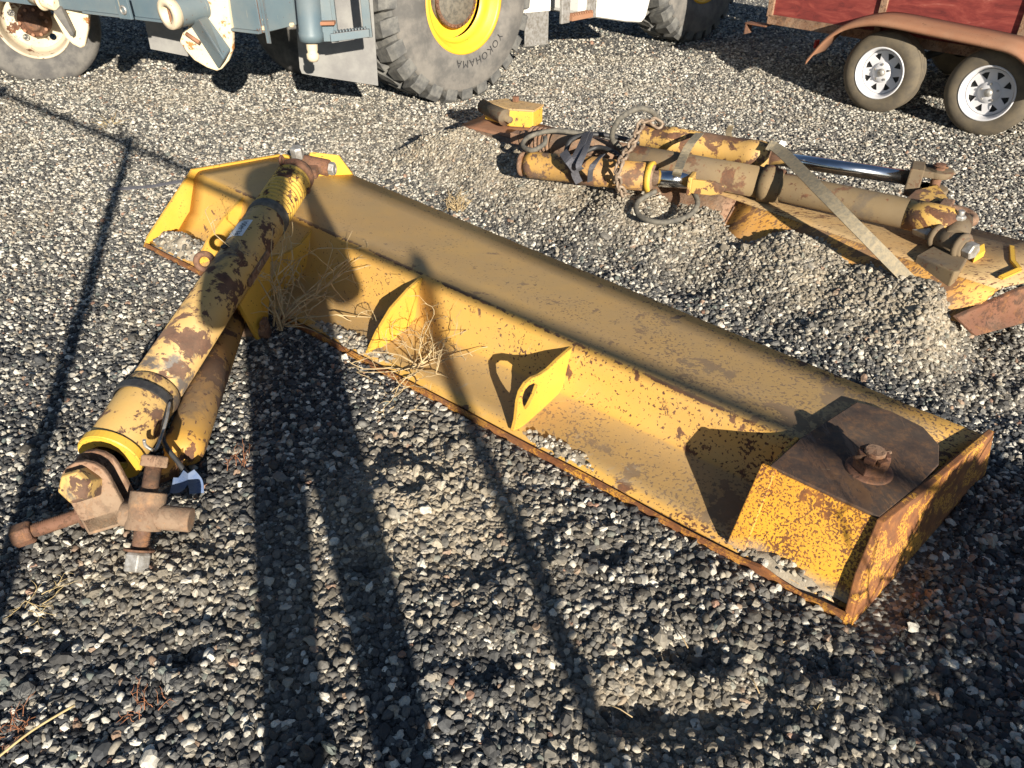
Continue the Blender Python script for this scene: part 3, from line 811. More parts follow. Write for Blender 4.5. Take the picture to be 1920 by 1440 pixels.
# yoke and bolts at the near end
cx = G(196, 912, .13)
yd = (G(243, 965, .06) - G(160, 880, .2)).normalized()
mb = MB()
ya = TD.copy(); yb = V(.25, -.25, -1).normalized()
ytop = G(172, 893, .185); ybot = G(218, 978, .035)
yv = (ybot - ytop).normalized(); yw = yv.cross(_F).normalized()
yn = yw.cross(yv)
W = .068
out = []
for k in range(9):
    a_ = math.pi * k / 8
    out.append(ytop + yw * (W * math.cos(a_)) - yv * (W * math.sin(a_)))
out += [ybot - yw * W, ybot + yw * W]
mb.plate([p - yn * .045 for p in out], yn * .022)
mb.plate([p + yn * .03 for p in out], yn * .02)
mb.box(ybot - yv * .03, yw, yn, yv, W * 1.9, .09, .05)
part('yoke', mb, M['rustdust'], arm, bevel=.005)
mb = MB().lathe(ytop + yn * -.05 if (yn.dot(V(0, 0, 0) - ytop) < 0) else ytop, -_F, [(-.02, .05), (.02, .052), (.05, .05), (.062, .042), (.066, .001)], 6, False, .3)
part('yoke_bolt_head', mb, M['tube'], arm, bevel=.004)
n0, n1 = G(42, 1002, .05), G(232, 938, .085)
ax = (n1 - n0).normalized(); LB = (n1 - n0).length
pr_ = [(.03, .001), (.03, .02)]
for i in range(14): pr_ += [(.035 + i * .006, .019), (.038 + i * .006, .0225)]
pr_ += [(.12, .021), (LB, .021), (LB, .001)]
mb = MB().lathe(n0, ax, pr_, 20); rod = part('threaded_rod', mb, M['rust'], arm)
mb = MB().hexa(n0 - ax * .025, n0 + ax * .03, .036); part('hex_nut', mb, M['rust'], rod, bevel=.003)
mb = MB().lathe(G(153, 965, .066), ax, [(-.004, .02), (-.004, .042), (.004, .042), (.004, .02)], 24, False); part('washer', mb, M['rust'], rod)
h0, h1 = G(289, 868, .235), G(257, 1058, .03)
bx_ = (h0 - h1).normalized(); LB = (h0 - h1).length
pr_ = [(.03, .001), (.03, .02)]
for i in range(15): pr_ += [(.03 + i * .006, .0215), (.033 + i * .006, .0245)]
pr_ += [(.125, .0235), (LB, .0235), (LB, .001)]
mb = MB().lathe(h1, bx_, pr_, 20); bolt = part('long_bolt', mb, M['rust'], arm)
mb = MB().hexa(h1 - bx_ * .02, h1 + bx_ * .035, .037); part('hex_nut', mb, M['steel'], bolt, bevel=.003)
mb = MB().lathe(h1, bx_, [(.036, .02), (.036, .042), (.042, .042), (.042, .02)], 24, False); part('washer', mb, M['rust'], bolt)
mb = MB().hexa(h0 - bx_ * .012, h0 + bx_ * .022, .042); part('bolt_head', mb, M['rustdust'], bolt, bevel=.004)
cc = h1.lerp(h0, .52)
crs = (G(350, 945, .07) - G(230, 940, .09)).normalized()
mb = MB().lathe(cc - bx_ * .055, bx_, [(0, .02), (0, .05), (.11, .05), (.11, .02)], 24)
mb.cyl(cc - crs * .065 - bx_ * .01, cc + crs * .13 - bx_ * .02, .036, n=20)
part('cross_block', mb, M['rustdust'], arm, bevel=.004)
# number sticker on the tube: curved white paper with handwritten digits
def on_tube(a, t, r): return T(t) + (TU * math.cos(a) + TS * math.sin(a)) * r
mb = MB(); vs_ = []
for j in range(7):
    for i in range(4): vs_.append(on_tube(-1.05 + j / 6 * 1.2, .575 + i / 3 * .062, .0885))
mb.add(vs_, [(j * 4 + i, j * 4 + i + 1, (j + 1) * 4 + i + 1, (j + 1) * 4 + i) for j in range(6) for i in range(3)], True)
stk = part('number_sticker', mb, M['white'], arm, recalc=False)
tv, tf = text_mesh('1004-39', .034)
mb = MB().add([on_tube(-.12 - v.y / .089, .606 - v.x / TL, .0892) for v in tv], tf)
part('handwritten_digits', mb, M['ink'], stk, recalc=False)

# black bungee with hook and blue rag round the tube end
bg_ = thing('bungee_strap', 'black rubber strap with metal hook wrapped round the lower tube end', 'strap', V(*G(300, 800, 0)[:2], 0))
pts = [T(.12) + (TU * math.cos(a_) + TS * math.sin(a_)) * .102 for a_ in np.linspace(-1.7, 1.3, 14)]
mb = MB().ribbon(pts, TD, .03, .006); part('band', mb, M['black'], bg_)
pA = pts[-1]
mb = MB().tube(smooth_path([pA, G(305, 820, .17), G(335, 868, .12), G(352, 890, .09)], 5), .008, 8); part('cord', mb, M['black'], bg_)
hk = G(292, 828, .2)
mb = MB().tube(smooth_path([pA, pA.lerp(hk, .5) + V(.01, 0, 0), hk + V(0, 0, -.02), hk + V(-.02, 0, -.032), hk + V(-.036, 0, -.015), hk + V(-.034, 0, .006)], 5), .0055, 8)
part('hook', mb, M['steel'], bg_)
mb = MB(); pts = smooth_path([G(352, 888, .10), G(338, 908, .085), G(322, 910, .10)], 6)
mb.ribbon(pts, V(.3, .6, .7), .05, .003)
pts = smooth_path([G(352, 888, .10), G(366, 905, .06), G(369, 925, .03)], 6)
mb.ribbon(pts, V(.6, .4, .5), .045, .003)
part('rag', mb, M['bluecloth'], bg_, label='pale blue torn rag end')

# dark flat bar leaning out from behind the blade end
bar = MB().ribbon([G(203, 356, .01), G(280, 350, .02), G(350, 338, .04)], V(0, .9, .3), .022, .006)
tag(part('flat_bar', bar, M['strapgrey'], None, loc=tuple(G(203, 356, 0))), 'thin dark flat steel bar on the gravel, one end under the blade end plate', 'bar')

# ================================================================== SECOND BLADE (behind the gravel berm)
E2 = B(.3, 2.3, 0)
b2 = thing('grader_blade', 'rusted orange and tan wing blade half buried behind the gravel berm, cylinders on top', 'blade', E2)
mb = MB(); vs_ = []
us2 = np.linspace(.32, 3.455, 26)
for u in us2:
    vc = np.interp(u, [.3, 1.5, 2.2, 3.3, 4.7], [2.05, 1.98, 1.9, 1.72, 1.55])
    zc = np.interp(u, [.3, 1.2, 2.0, 4.7], [.20, .24, .27, .27])
    zf = np.interp(u, [.3, 1.2, 4.7], [.22, .24, .245])
    q_ = float(sst(u, 3.05, 3.4))
    pr = [(vc - .30 + .19 * q_, -.03 + .17 * q_), (vc - .2 + .105 * q_, .07 + .09 * q_), (vc - .09 + .01 * q_, .18), (vc - .02, zc - .03), (vc, zc - .008), (vc + .025, zc), (vc + .18, (zc * 2 + zf) / 3), (2.30, zf), (2.31, zf - .05)]
    sk_ = max(0, u - 3.1) / .355
    vs_ += [B(u + sk_ * (.6 * min(max(v - 1.57, 0), .28) + .15 * max(v - 1.85, 0)), v, z) for v, z in pr]
k = 9
fw = [(i * k + j, i * k + j + 1, (i + 1) * k + j + 1, (i + 1) * k + j) for i in range(25) for j in range(4)]
ft = [(i * k + j, i * k + j + 1, (i + 1) * k + j + 1, (i + 1) * k + j) for i in range(25) for j in range(4, 8)]
part('wall_sheet', MB().add(vs_, [f for f in fw if f[0] // k >= 16], True), M['b2wall'], b2, solid=.01, recalc=False)
part('wall_sheet', MB().add(vs_, [f for f in fw if f[0] // k < 16], True), M['rustdust'], b2, solid=.01, recalc=False, label='dusty brown wall sheet')
mb = MB().tube([B(2.33, np.interp(2.33, [2.2, 3.3], [1.9, 1.72]) - o_, z_) for o_, z_ in ((.21, .07), (.1, .182), (.03, .243))], .006, 6)
part('weld_seam', mb, M['rustdust'], b2)
part('top_sheet', MB().add(vs_, [f for f in ft if f[0] // k >= 9], True), M['b2top'], b2, solid=.01, recalc=False)
part('top_sheet', MB().add(vs_, [f for f in ft if f[0] // k < 9], True), M['fender'], b2, solid=.01, recalc=False, label='plain brown rusted end of the blade')
# overlapping patch plate edges, bright yellow paint line
mb = MB()
a_, b_, c_, d_ = G(1897, 462, .262), G(1899, 490, .27), G(1912, 505, .276), G(1876, 521, .284)
mb.ribbon([a_, b_, c_.lerp(b_, .1)], AH, .02, .01); mb.ribbon([c_, d_], NH, .02, .01)
part('patch_edge', mb, M['bryel'], b2)
# rusted end plate lower right
tp = [B(3.45, 1.55, .175), B(3.60, 1.76, .262), B(3.65, 1.85, .268), B(3.72, 2.32, .26)]
bt = [B(3.535, 1.585, .105), B(3.65, 1.80, .105), B(3.69, 1.9, .1), B(3.77, 2.32, .09)]
ti = [p - AH * .022 for p in tp]; bi = [p - AH * .022 for p in bt]
mb = MB().add(tp + bt + ti + bi, [(i, i + 1, i + 5, i + 4) for i in range(3)] + [(i + 8, i + 12, i + 13, i + 9) for i in range(3)] + [(i, i + 8, i + 9, i + 1) for i in range(3)]
              + [(i + 4, i + 5, i + 13, i + 12) for i in range(3)] + [(0, 4, 12, 8), (3, 11, 15, 7)])
part('end_plate', mb, M['rust'], b2, bevel=.004, label='brown rusted end plate')
# yellow box with pin at the far left end
bc = [G(908, 192, .34), G(948, 185, .345), G(1018, 196, .345), G(1000, 210, .335), G(955, 207, .335)]
mb = MB().plate([V(p.x, p.y, .335) for p in bc], V(0, 0, -.10)); part('yellow_box', mb, M['bryel'], b2, bevel=.006)
mb = MB().plate([V(p.x, p.y, .335) + (V(p.x, p.y, 0) - V(bc[1].x, bc[1].y - .1, 0)) * .03 for p in bc], V(0, 0, .012)); part('box_lid', mb, M['b2top'], b2, bevel=.003)
q = G(967, 187, .36); mb = MB().hexa(q - V(0, 0, .01), q + V(0, 0, .022), .024); part('box_bolt', mb, M['rust'], b2, bevel=.003)
mb = MB().lathe(G(905, 199, .31), G(960, 227, .29) - G(905, 199, .31), [(0, .001), (0, .042), (.22, .045), (.235, .05), (.25, .05), (.25, .02), (.30, .02), (.30, .001)], 24)
part('roller_pin', mb, M['mudpipe'], b2)

# ---- hydraulic cylinders and pipe lying on it
def axis_of(a, b): return (b - a).normalized(), (b - a).length
c1 = thing('hydraulic_cylinder', 'flaking yellow hydraulic cylinder with long bare chrome rod, uppermost on the rusted blade', 'cylinder', V(*G(1205, 252, 0)[:2], 0))
a_, b_ = G(1200, 254, .42), G(1446, 295, .42); d_, L_ = axis_of(a_, b_)
mb = MB().lathe(a_, d_, [(0, .001), (0, .062), (.03, .068), (.16, .068), (.165, .072), (.2, .072), (.205, .068), (L_ - .13, .068), (L_ - .125, .071), (L_, .071), (L_, .001)], 32)
part('barrel', mb, M['cylyel'], c1)
e_ = G(1706, 334, .42); d2, L2 = axis_of(b_, e_)
part('chrome_rod', MB().cyl(b_ - d2 * .02, e_, .034, n=24), M['chrome'], c1)
h_ = e_ + d2 * .08
mb = MB().box(h_ - d2 * .06, d2, V(0, 0, 1), d2.cross(V(0, 0, 1)), .06, .13, .13)
mb.lathe(h_ + d2 * .03 - V(0, 0, .055), (0, 0, 1), [(0, .001), (0, .062), (.03, .064), (.03, .001)], 24); mb.lathe(h_ + d2 * .03 + V(0, 0, .03), (0, 0, 1), [(0, .001), (0, .062), (.03, .064), (.03, .001)], 24)
mb.box(h_ - d2 * .01 + V(0, 0, .045), d2, V(0, 0, 1), d2.cross(V(0, 0, 1)), .07, .03, .12); mb.box(h_ - d2 * .01 - V(0, 0, .04), d2, V(0, 0, 1), d2.cross(V(0, 0, 1)), .07, .03, .12)
cv = part('clevis', mb, M['mudpipe'], c1, bevel=.006)
mb = MB().cyl(h_ + d2 * .03 - V(0, 0, .08), h_ + d2 * .03 + V(0, 0, .085), .022, n=18); mb.ring(h_ + d2 * .03 + V(0, 0, .075), V(.1, .1, 1), .03, .004, 20, 6)
part('clevis_pin', mb, M['rust'], cv)

c2 = thing('hydraulic_cylinder', 'short rusty brown hydraulic cylinder with bright yellow end ring, bound with straps and chain', 'cylinder', V(*G(985, 306, 0)[:2], 0))
a_, b_ = G(983, 308, .30), G(1222, 333, .33); d_, L_ = axis_of(a_, b_)
mb = MB().lathe(a_, d_, [(0, .001), (0, .05), (.02, .052), (.02, .066), (.05, .07), (L_ * .45, .07), (L_ * .46, .074), (L_ * .62, .074), (L_ * .63, .07), (L_, .07), (L_, .001)], 32)
part('barrel', mb, M['tube2'], c2)
mb = MB().lathe(b_, d_, [(-.02, .04), (-.02, .078), (0, .08), (.006, .078), (.006, .04)], 32); part('end_ring', mb, M['bryel'], c2)
mb = MB().lathe(b_, d_, [(.004, .066), (.012, .06), (.012, .03)], 32); part('wiper_seal', mb, M['rustdust'], c2)
e_ = G(1296, 338, .335); part('chrome_rod', MB().cyl(b_, e_, .042, n=24), M['chrome'], c2)
sd = d_.cross(V(0, 0, 1)).normalized()
mb = MB().box(e_ + d_ * .01, d_, sd, V(0, 0, 1), .022, .18, .09)
for s_ in (-1, 1):
    pl = [(0, -.035), (.1, -.035), (.15, -.022), (.165, 0), (.15, .022), (.1, .035), (0, .035)]
    mb.plate([e_ + d_ * (.018 + x_) + sd * (.078 * s_ - .009) + V(0, 0, z_) for x_, z_ in pl], sd * .018)
part('clevis', mb, M['cylyel'], c2, bevel=.005)
mb = MB().ring(a_ - d_ * .01, d_, .05, .014, 26, 8); part('rod_eye', mb, M['rustdust'], c2)

pp = thing('push_pipe', 'mud coated pipe arm with collar, spring end and bolted swivel joint on the rusted blade', 'pipe', V(*G(1240, 300, 0)[:2], 0))
a_, b_, e_ = G(1180, 297, .36), G(1440, 345, .36), G(1705, 402, .37)
d_, L_ = axis_of(a_, b_)
mb = MB().lathe(a_, d_, [(0, .001), (0, .06), (.02, .072), (L_, .074), (L_, .05)], 30); part('outer_pipe', mb, M['mudpipe'], pp)
mb = MB().lathe(b_, d_, [(-.03, .07), (-.03, .088), (.02, .092), (.03, .08), (.06, .08), (.07, .07)], 30); part('collar', mb, M['mudpipe'], pp)
d2, L2 = axis_of(b_, e_)
mb = MB().lathe(b_, d2, [(0, .05), (.02, .058), (.09, .066), (.11, .066), (L2, .066)], 30); part('inner_pipe', mb, M['mudpipe'], pp)
sw = e_ + d2 * .16
mb = MB().tube([e_ - d2 * .01, e_ + d2 * .09, sw, sw + d2 * .05], [.067, .068, .066, .03], 26)
part('elbow', mb, M['cylyel'], pp)
up_ = (G(1745, 352, .42) - G(1742, 400, .37)).normalized()
tri = [G(1690, 380, .39), G(1716, 356, .41), G(1758, 345, .42), G(1786, 382, .40), G(1740, 398, .39)]
mb = MB().plate(tri, V(0, 0, -.03)); part('gusset', mb, M['cylyel'], pp, bevel=.004)
# swivel joint
s0 = G(1800, 405, .38); 
mb = MB().ring(s0, V(.1, -.1, 1), .055, .022, 26, 10); mb.box(s0 - d2 * .07 + V(0, 0, -.01), d2, V(0, 0, 1), d2.cross(V(0, 0, 1)), .05, .10, .15)
part('swivel_clevis', mb, M['rustdust'], pp, bevel=.006)
q = G(1801, 403, .42); mb = MB().hexa(q - V(0, 0, .05), q, .026); mb.cyl(q, q + V(0, 0, .02), .014, n=14); part('swivel_nut', mb, M['steel'], pp, bevel=.003)
s1, s2_ = G(1752, 440, .33), G(1812, 466, .33)
mb = MB().cyl(G(1800, 415, .37), G(1790, 450, .34), .05, n=22); mb.cyl(s1, s2_, .044, n=22)
mb.ring(s1.lerp(s2_, .1), s2_ - s1, .042, .014, 22, 8); mb.ring(s1.lerp(s2_, .85), s2_ - s1, .045, .014, 22, 8)
part('swivel_block', mb, M['mudpipe'], pp)
d3 = (s2_ - s1).normalized(); mb = MB().hexa(s2_, s2_ + d3 * .04, .036); part('hex_bolt', mb, M['steel'], pp, bevel=.003)
mb = MB().hexa(s1 - d3 * .09, s1 - d3 * .01, .035); part('hex_bolt', mb, M['steel'], pp, bevel=.003)
mb = MB().plate([G(1718, 478, .30), G(1760, 455, .30), G(1822, 470, .30), G(1800, 508, .30), G(1790, 510, .30)], V(0, 0, -.07)); part('mount_block', mb, M['mudpipe'], pp, bevel=.006)
mb = MB().plate([G(1824, 468, .31), G(1846, 455, .31), G(1848, 470, .30), G(1828, 482, .30)], V(0, 0, -.03)); part('mount_tab', mb, M['bryel'], pp, bevel=.003)
# spring end of the pipe
a_, b_ = G(975, 258, .31), G(1185, 292, .34); d_, L_ = axis_of(a_, b_)
x_ = d_.cross(V(0, 0, 1)).normalized(); y_ = d_.cross(x_)
pts = [a_ + d_ * (.07 + .16 * i / 120) + (x_ * math.cos(i * .33) + y_ * math.sin(i * .33)) * .068 for i in range(121)]
mb = MB().tube(pts, .010, 7); part('spring', mb, M['rustdust'], pp)
mb = MB().cyl(a_ + d_ * .02, a_ + d_ * .27, .045, n=20); mb.lathe(a_, d_, [(.24, .05), (.24, .072), (.4, .072), (.42, .06), (L_, .06), (L_, .001)], 26)
mb.box(a_ - d_ * .01, d_, x_, y_, .07, .07, .06)
part('spring_rod', mb, M['rustdust'], pp, bevel=.003)

# ---- hoses, chain, straps
def hose(name, label, pts, r=.013, mat='hose', n=7):
    p = smooth_path(pts, n)
    return tag(part(name, MB().tube(p, r, 10), M[mat], None, loc=(p[0].x, p[0].y, 0)), label, 'hose')
hose('hydraulic_hose', 'grey hydraulic hose looping high over the cylinders', [G(1180, 291, .36), G(1153, 268, .42), G(1148, 250, .48), G(1163, 222, .56), G(1195, 204, .6), G(1222, 209, .57), G(1240, 232, .47)], .014)
hose('hydraulic_hose', 'black hydraulic hose looped on the gravel below the short cylinder', [G(1230, 358, .28), G(1195, 380, .24), G(1200, 405, .22), G(1240, 417, .22), G(1290, 405, .23), G(1308, 380, .27), G(1295, 352, .3)], .013)
hose('hydraulic_hose', 'grey hydraulic hose curled back beside the spring', [G(1100, 252, .42), G(1040, 245, .43), G(995, 255, .4), G(980, 272, .38), G(998, 282, .38), G(1020, 270, .41), G(1022, 258, .42)], .013)
hose('hydraulic_hose', 'dark hydraulic hose tied under the grey straps', [G(1060, 288, .36), G(1072, 262, .42), G(1110, 252, .43), G(1150, 256, .42), G(1200, 268, .4)], .013, 'black')
hose('hydraulic_hose', 'thin dark hose running beside the short cylinder', [G(1085, 292, .37), G(1120, 276, .4), G(1150, 285, .4), G(1165, 296, .38)], .012, 'black')
wire = smooth_path([G(1478, 285, .25), G(1520, 278, .2), G(1560, 282, .03)], 5)
tag(part('wire', MB().tube(wire, .004, 6), M['black'], None, loc=tuple(G(1560, 282, 0))), 'thin dark wire on the gravel beside the chrome rod', 'wire')
ch = thing('chain', 'dusty steel chain hanging over the two yellow cylinders', 'chain', V(*G(1160, 360, 0)[:2], 0))
cp = smooth_path([G(1240, 236, .5), G(1218, 226, .52), G(1200, 236, .5), G(1190, 262, .47), G(1175, 285, .44), G(1160, 313, .42), G(1158, 340, .33), G(1168, 362, .24), G(1182, 372, .2)], 12)
# walk the path placing links
acc = [0]
for i in range(1, len(cp)): acc.append(acc[-1] + (cp[i] - cp[i - 1]).length)
def at_len(s_):
    for i in range(1, len(acc)):
        if acc[i] >= s_:
            t = (s_ - acc[i - 1]) / max(acc[i] - acc[i - 1], 1e-6); return cp[i - 1].lerp(cp[i], t), (cp[i] - cp[i - 1]).normalized()
    return cp[-1], (cp[-1] - cp[-2]).normalized()
s_ = .03; kk = 0
while s_ < acc[-1]:
    c_, t_ = at_len(s_)
    ref = V(.3, -.8, .5); w_ = (ref - t_ * ref.dot(t_)).normalized(); w2 = t_.cross(w_)
    sd = w_ if kk % 2 else w2
    sd = (w_ * .35 + w2) .normalized() if kk % 2 == 0 else (w_ - w2 * .35).normalized()
    pts = []
    for j in range(16):
        a_ = 2 * math.pi * j / 16
        pts.append(c_ + t_ * (math.cos(a_) * .017 + (.016 if math.cos(a_) > 0 else -.016)) + sd * math.sin(a_) * .019)
    part('link', MB().tube(pts, .0075, 7, closed=True), M['chain'], ch)
    s_ += .048; kk += 1
def strap(name, label, pts, side, w, mat, th=.004):
    return tag(part(name, MB().ribbon(pts, side, w, th), M[mat], None, loc=(pts[0].x, pts[0].y, 0)), label, 'strap')
sp_ = smooth_path([G(1440, 272, .505), G(1465, 284, .50), G(1545, 364, .475), G(1620, 440, .39), G(1705, 526, .22)], 5)
strap('ratchet_strap', 'tan webbing strap stretched from the cylinder end down to the gravel', sp_, [V(.85, .3, .45) for _ in sp_], .055, 'straptan')
sp_ = smooth_path([G(1312, 250, .50), G(1296, 268, .497), G(1283, 290, .45), G(1272, 318, .44), G(1268, 330, .40)], 5)
strap('ratchet_strap', 'short tan strap wrapped over the yellow barrel', sp_, d_, .042, 'straptan')
sp_ = smooth_path([G(1100, 248, .44), G(1090, 272, .45), G(1076, 302, .42), G(1078, 325, .34), G(1086, 342, .28)], 6)
strap('grey_strap', 'flat grey strap tied round the short cylinder, its tail hanging', sp_, V(.9, .2, .3), .04, 'strapgrey')
sp_ = smooth_path([G(1056, 285, .43), G(1068, 303, .42), G(1078, 318, .37)], 5)
strap('grey_strap', 'stub of grey strap crossing the short cylinder barrel', sp_, V(.6, .6, .5), .045, 'strapgrey')
sp_ = smooth_path([G(1108, 250, .44), G(1098, 280, .46), G(1085, 310, .42), G(1090, 318, .39)], 5)
strap('grey_strap', 'second grey strap lying over the tied hoses', sp_, V(.9, .2, .2), .03, 'strapgrey')
sp_ = smooth_path([G(1130, 290, .43), G(1118, 302, .43), G(1108, 318, .40), G(1106, 340, .3)], 5)
strap('grey_strap', 'grey strap with buckle against the rusty barrel', sp_, V(.9, .2, .3), .028, 'strapgrey')
sp_ = smooth_path([G(1368, 262, .45), G(1366, 248, .5), G(1371, 236, .55)], 4)
strap('strap_end', 'tan strap end sticking up behind the yellow barrel', sp_, V(1, 0, 0), .03, 'straptan')
mb = MB().plate([G(1456, 276, .5), G(1464, 264, .53), G(1474, 268, .52), G(1468, 282, .49)], V(.003, .004, .002))
tag(part('paper_tag', mb, M['white'], None, loc=tuple(G(1465, 280, 0))), 'small white crumpled tag at the end of the yellow barrel', 'tag')

# ================================================================== TRAILER
TA = V(.6838, -.7297, 0); TN = V(-.7297, -.6838, 0); TW = V(2.733, 6.015, 0)
def TR(s_, o_, z_): return TW + TA * s_ - TN * o_ + V(0, 0, z_)
tr = thing('utility_trailer', 'red plywood sided utility trailer with rusty tandem fender and white spoked wheels', 'trailer', TW)
def panel(name, s0_, s1_, z0, z1, o_, th, mat, bev=.002):
    mb = MB().box(TR((s0_ + s1_) / 2, o_ + th / 2, (z0 + z1) / 2), TA, TN, (0, 0, 1), s1_ - s0_, th, z1 - z0)
    return part(name, mb, mat, tr, bevel=bev)
panel('frame_rail', -1.11, 3.2, .455, .525, .2, .06, M['rustdust'])
edges = [-1.11, -.19, .78, 1.75, 2.7]
for i in range(4): panel('plywood_panel', edges[i] + .03, edges[i + 1] - .005, .525, 1.35, .222, .018, M['ply'])
for e_ in edges:
    mb = MB().box(TR(e_ + .01, .225, .94), TA, TN, (0, 0, 1), .05, .05, .86); part('post', mb, M['rustdust'], tr, bevel=.003)
panel('top_rail', -1.11, 2.75, 1.35, 1.40, .2, .05, M['rustdust'])
panel('frame_rail', -1.11, 3.2, .455, .525, 1.62, .06, M['rustdust'])
for i in range(4): panel('plywood_panel', edges[i] + .03, edges[i + 1] - .005, .525, 1.35, 1.63, .018, M['ply'])
mb = MB().box(TR(.8, .94, .515), TA, TN, (0, 0, 1), 3.8, 1.36, .03); part('deck', mb, M['rustdust'], tr)
mb = MB().box(TR(-1.13, .94, .93), TA, TN, (0, 0, 1), .02, 1.4, .84); part('tailgate', mb, M['ply'], tr)
mb = MB().box(TR(-1.22, .26, .43), TA, TN, (0, 0, 1), .2, .10, .012); mb.box(TR(-1.31, .26, .39), TA, TN, (0, 0, 1), .012, .10, .09)
part('bumper_bracket', mb, M['rust'], tr, bevel=.002)
# fender: curved sheet over both wheels with a rolled outer edge
fp = [(-.55, .30), (-.50, .38), (-.42, .49), (-.30, .585), (-.15, .635), (.0, .648), (.35, .632), (.70, .615), (.86, .595), (.98, .53), (1.06, .43), (1.1, .32)]
fpp = smooth_path([V(a, b, 0) for a, b in fp], 4)
mb = MB(); vs_ = []
for p in fpp:
    for (o_, dz) in ((-.085, -.035), (-.09, -.012), (-.075, .003), (-.04, .012), (.04, .02), (.2, .024)): vs_.append(TR(p.x + (0 if o_ > -.02 else 0), o_, p.y + dz))
mb.add(vs_, [(i * 6 + j, i * 6 + j + 1, (i + 1) * 6 + j + 1, (i + 1) * 6 + j) for i in range(len(fpp) - 1) for j in range(5)], True)
part('fender', mb, M['fender'], tr, solid=.003, recalc=False)
mb = MB().box(TR(-.56, .05, .40), TA, TN, (0, 0, 1), .02, .05, .06); part('tail_lamp', mb, plain('red lens', (.3, .01, .01), None, .25, 20, bump=0), tr, bevel=.004)
def trailer_wheel(s_, outer=True, o_=.0):
    cwh = TR(s_, o_ + .085, .285)
    ax_ = TN if outer else -TN
    Rw, Wd = .287, .17
    pr = [(-.085, .175), (-.083, .2), (-.085, .235), (-.075, .262), (-.06, .279), (-.05, Rw)]
    for g_ in (-.028, .0, .028): pr += [(g_ - .007, Rw), (g_ - .006, Rw - .007), (g_ + .006, Rw - .007), (g_ + .007, Rw)]
    pr += [(.05, Rw), (.06, .279), (.075, .262), (.085, .235), (.086, .21), (.083, .195), (.078, .18)]
    mb = MB().lathe(cwh, ax_, pr, 56); ty = part('tyre', mb, M['tyrebrown'], tr)
    mb = MB().lathe(cwh, ax_, [(.076, .184), (.084, .182), (.084, .174), (.07, .168), (.04, .160), (.022, .158), (.015, .15)], 48)
    rm = part('rim', mb, M['rimwhite'], tr)
    x_ = ax_.cross(V(0, 0, 1)).normalized(); y_ = V(0, 0, 1)
    def rp(a_, r_, h_): return cwh + ax_ * h_ + (x_ * math.cos(a_) + y_ * math.sin(a_)) * r_
    outl = [rp(2 * math.pi * k / 40, .152, .018) for k in range(40)]
    holes = []
    for k in range(8):
        a_ = 2 * math.pi * (k + .35) / 8
        holes.append([rp(a_ - .2, .132, .018), rp(a_ + .0, .136, .018), rp(a_ + .2, .132, .018), rp(a_ + .02, .088, .018), rp(a_ - .02, .088, .018)])
    mb = MB().plate(outl, ax_ * .006, holes); part('spoke_disc', mb, M['rimwhite'], rm, bevel=.002)
    mb = MB().lathe(cwh, ax_, [(.022, .075), (.034, .07), (.036, .03), (.036, .001)], 30); part('hub_face', mb, M['rimwhite'], rm)
    mb = MB().lathe(cwh, ax_, [(.03, .028), (.052, .027), (.06, .022), (.062, .001)], 24); part('grease_cap', mb, M['steel'], rm)
    for k in range(5):
        q = rp(2 * math.pi * (k + .2) / 5, .057, .032); mb = MB().hexa(q, q + ax_ * .012, .0085); part('lug_nut', mb, M['steel'], rm)
    mb = MB().cyl(cwh - ax_ * .05, cwh + ax_ * .012, .145, n=30); part('brake_drum', mb, M['dark'], rm)
    return ty
tw_ = trailer_wheel(0.0); trailer_wheel(.763)
for s_ in (0.0, .763):
    mb = MB().cyl(TR(s_, .17, .285), TR(s_, 1.6, .285), .03, n=12); part('axle', mb, M['dark'], tr)
    mb = MB().lathe(TR(s_, 1.65, .285), TN, [(-.08, .12), (-.08, .24), (-.05, .287), (.05, .287), (.08, .24), (.08, .12)], 40); part('tyre', mb, M['tyrebrown'], tr)
# sidewall lettering on the nearer trailer tyre
def arc_text(body, c_, ax_, r_, h_, size, a_mid, x_, y_, spread, flip=1):
    mb = MB(); nch = len(body)
    for i, chh in enumerate(body):
        if chh == ' ': continue
        a_ = a_mid + flip * (i - (nch - 1) / 2) * spread
        ro = (x_ * math.cos(a_) + y_ * math.sin(a_)); ta_ = (-x_ * math.sin(a_) + y_ * math.cos(a_)) * flip
        tv, tf = text_mesh(chh, size)
        up_ = ro * (-1 if flip > 0 else 1)
        if ta_.cross(up_).dot(ax_) < 0: ta_ = -ta_
        mb.add([c_ + ax_ * h_ + ro * r_ + ta_ * v.x + up_ * v.y for v in tv], tf)
    return mb

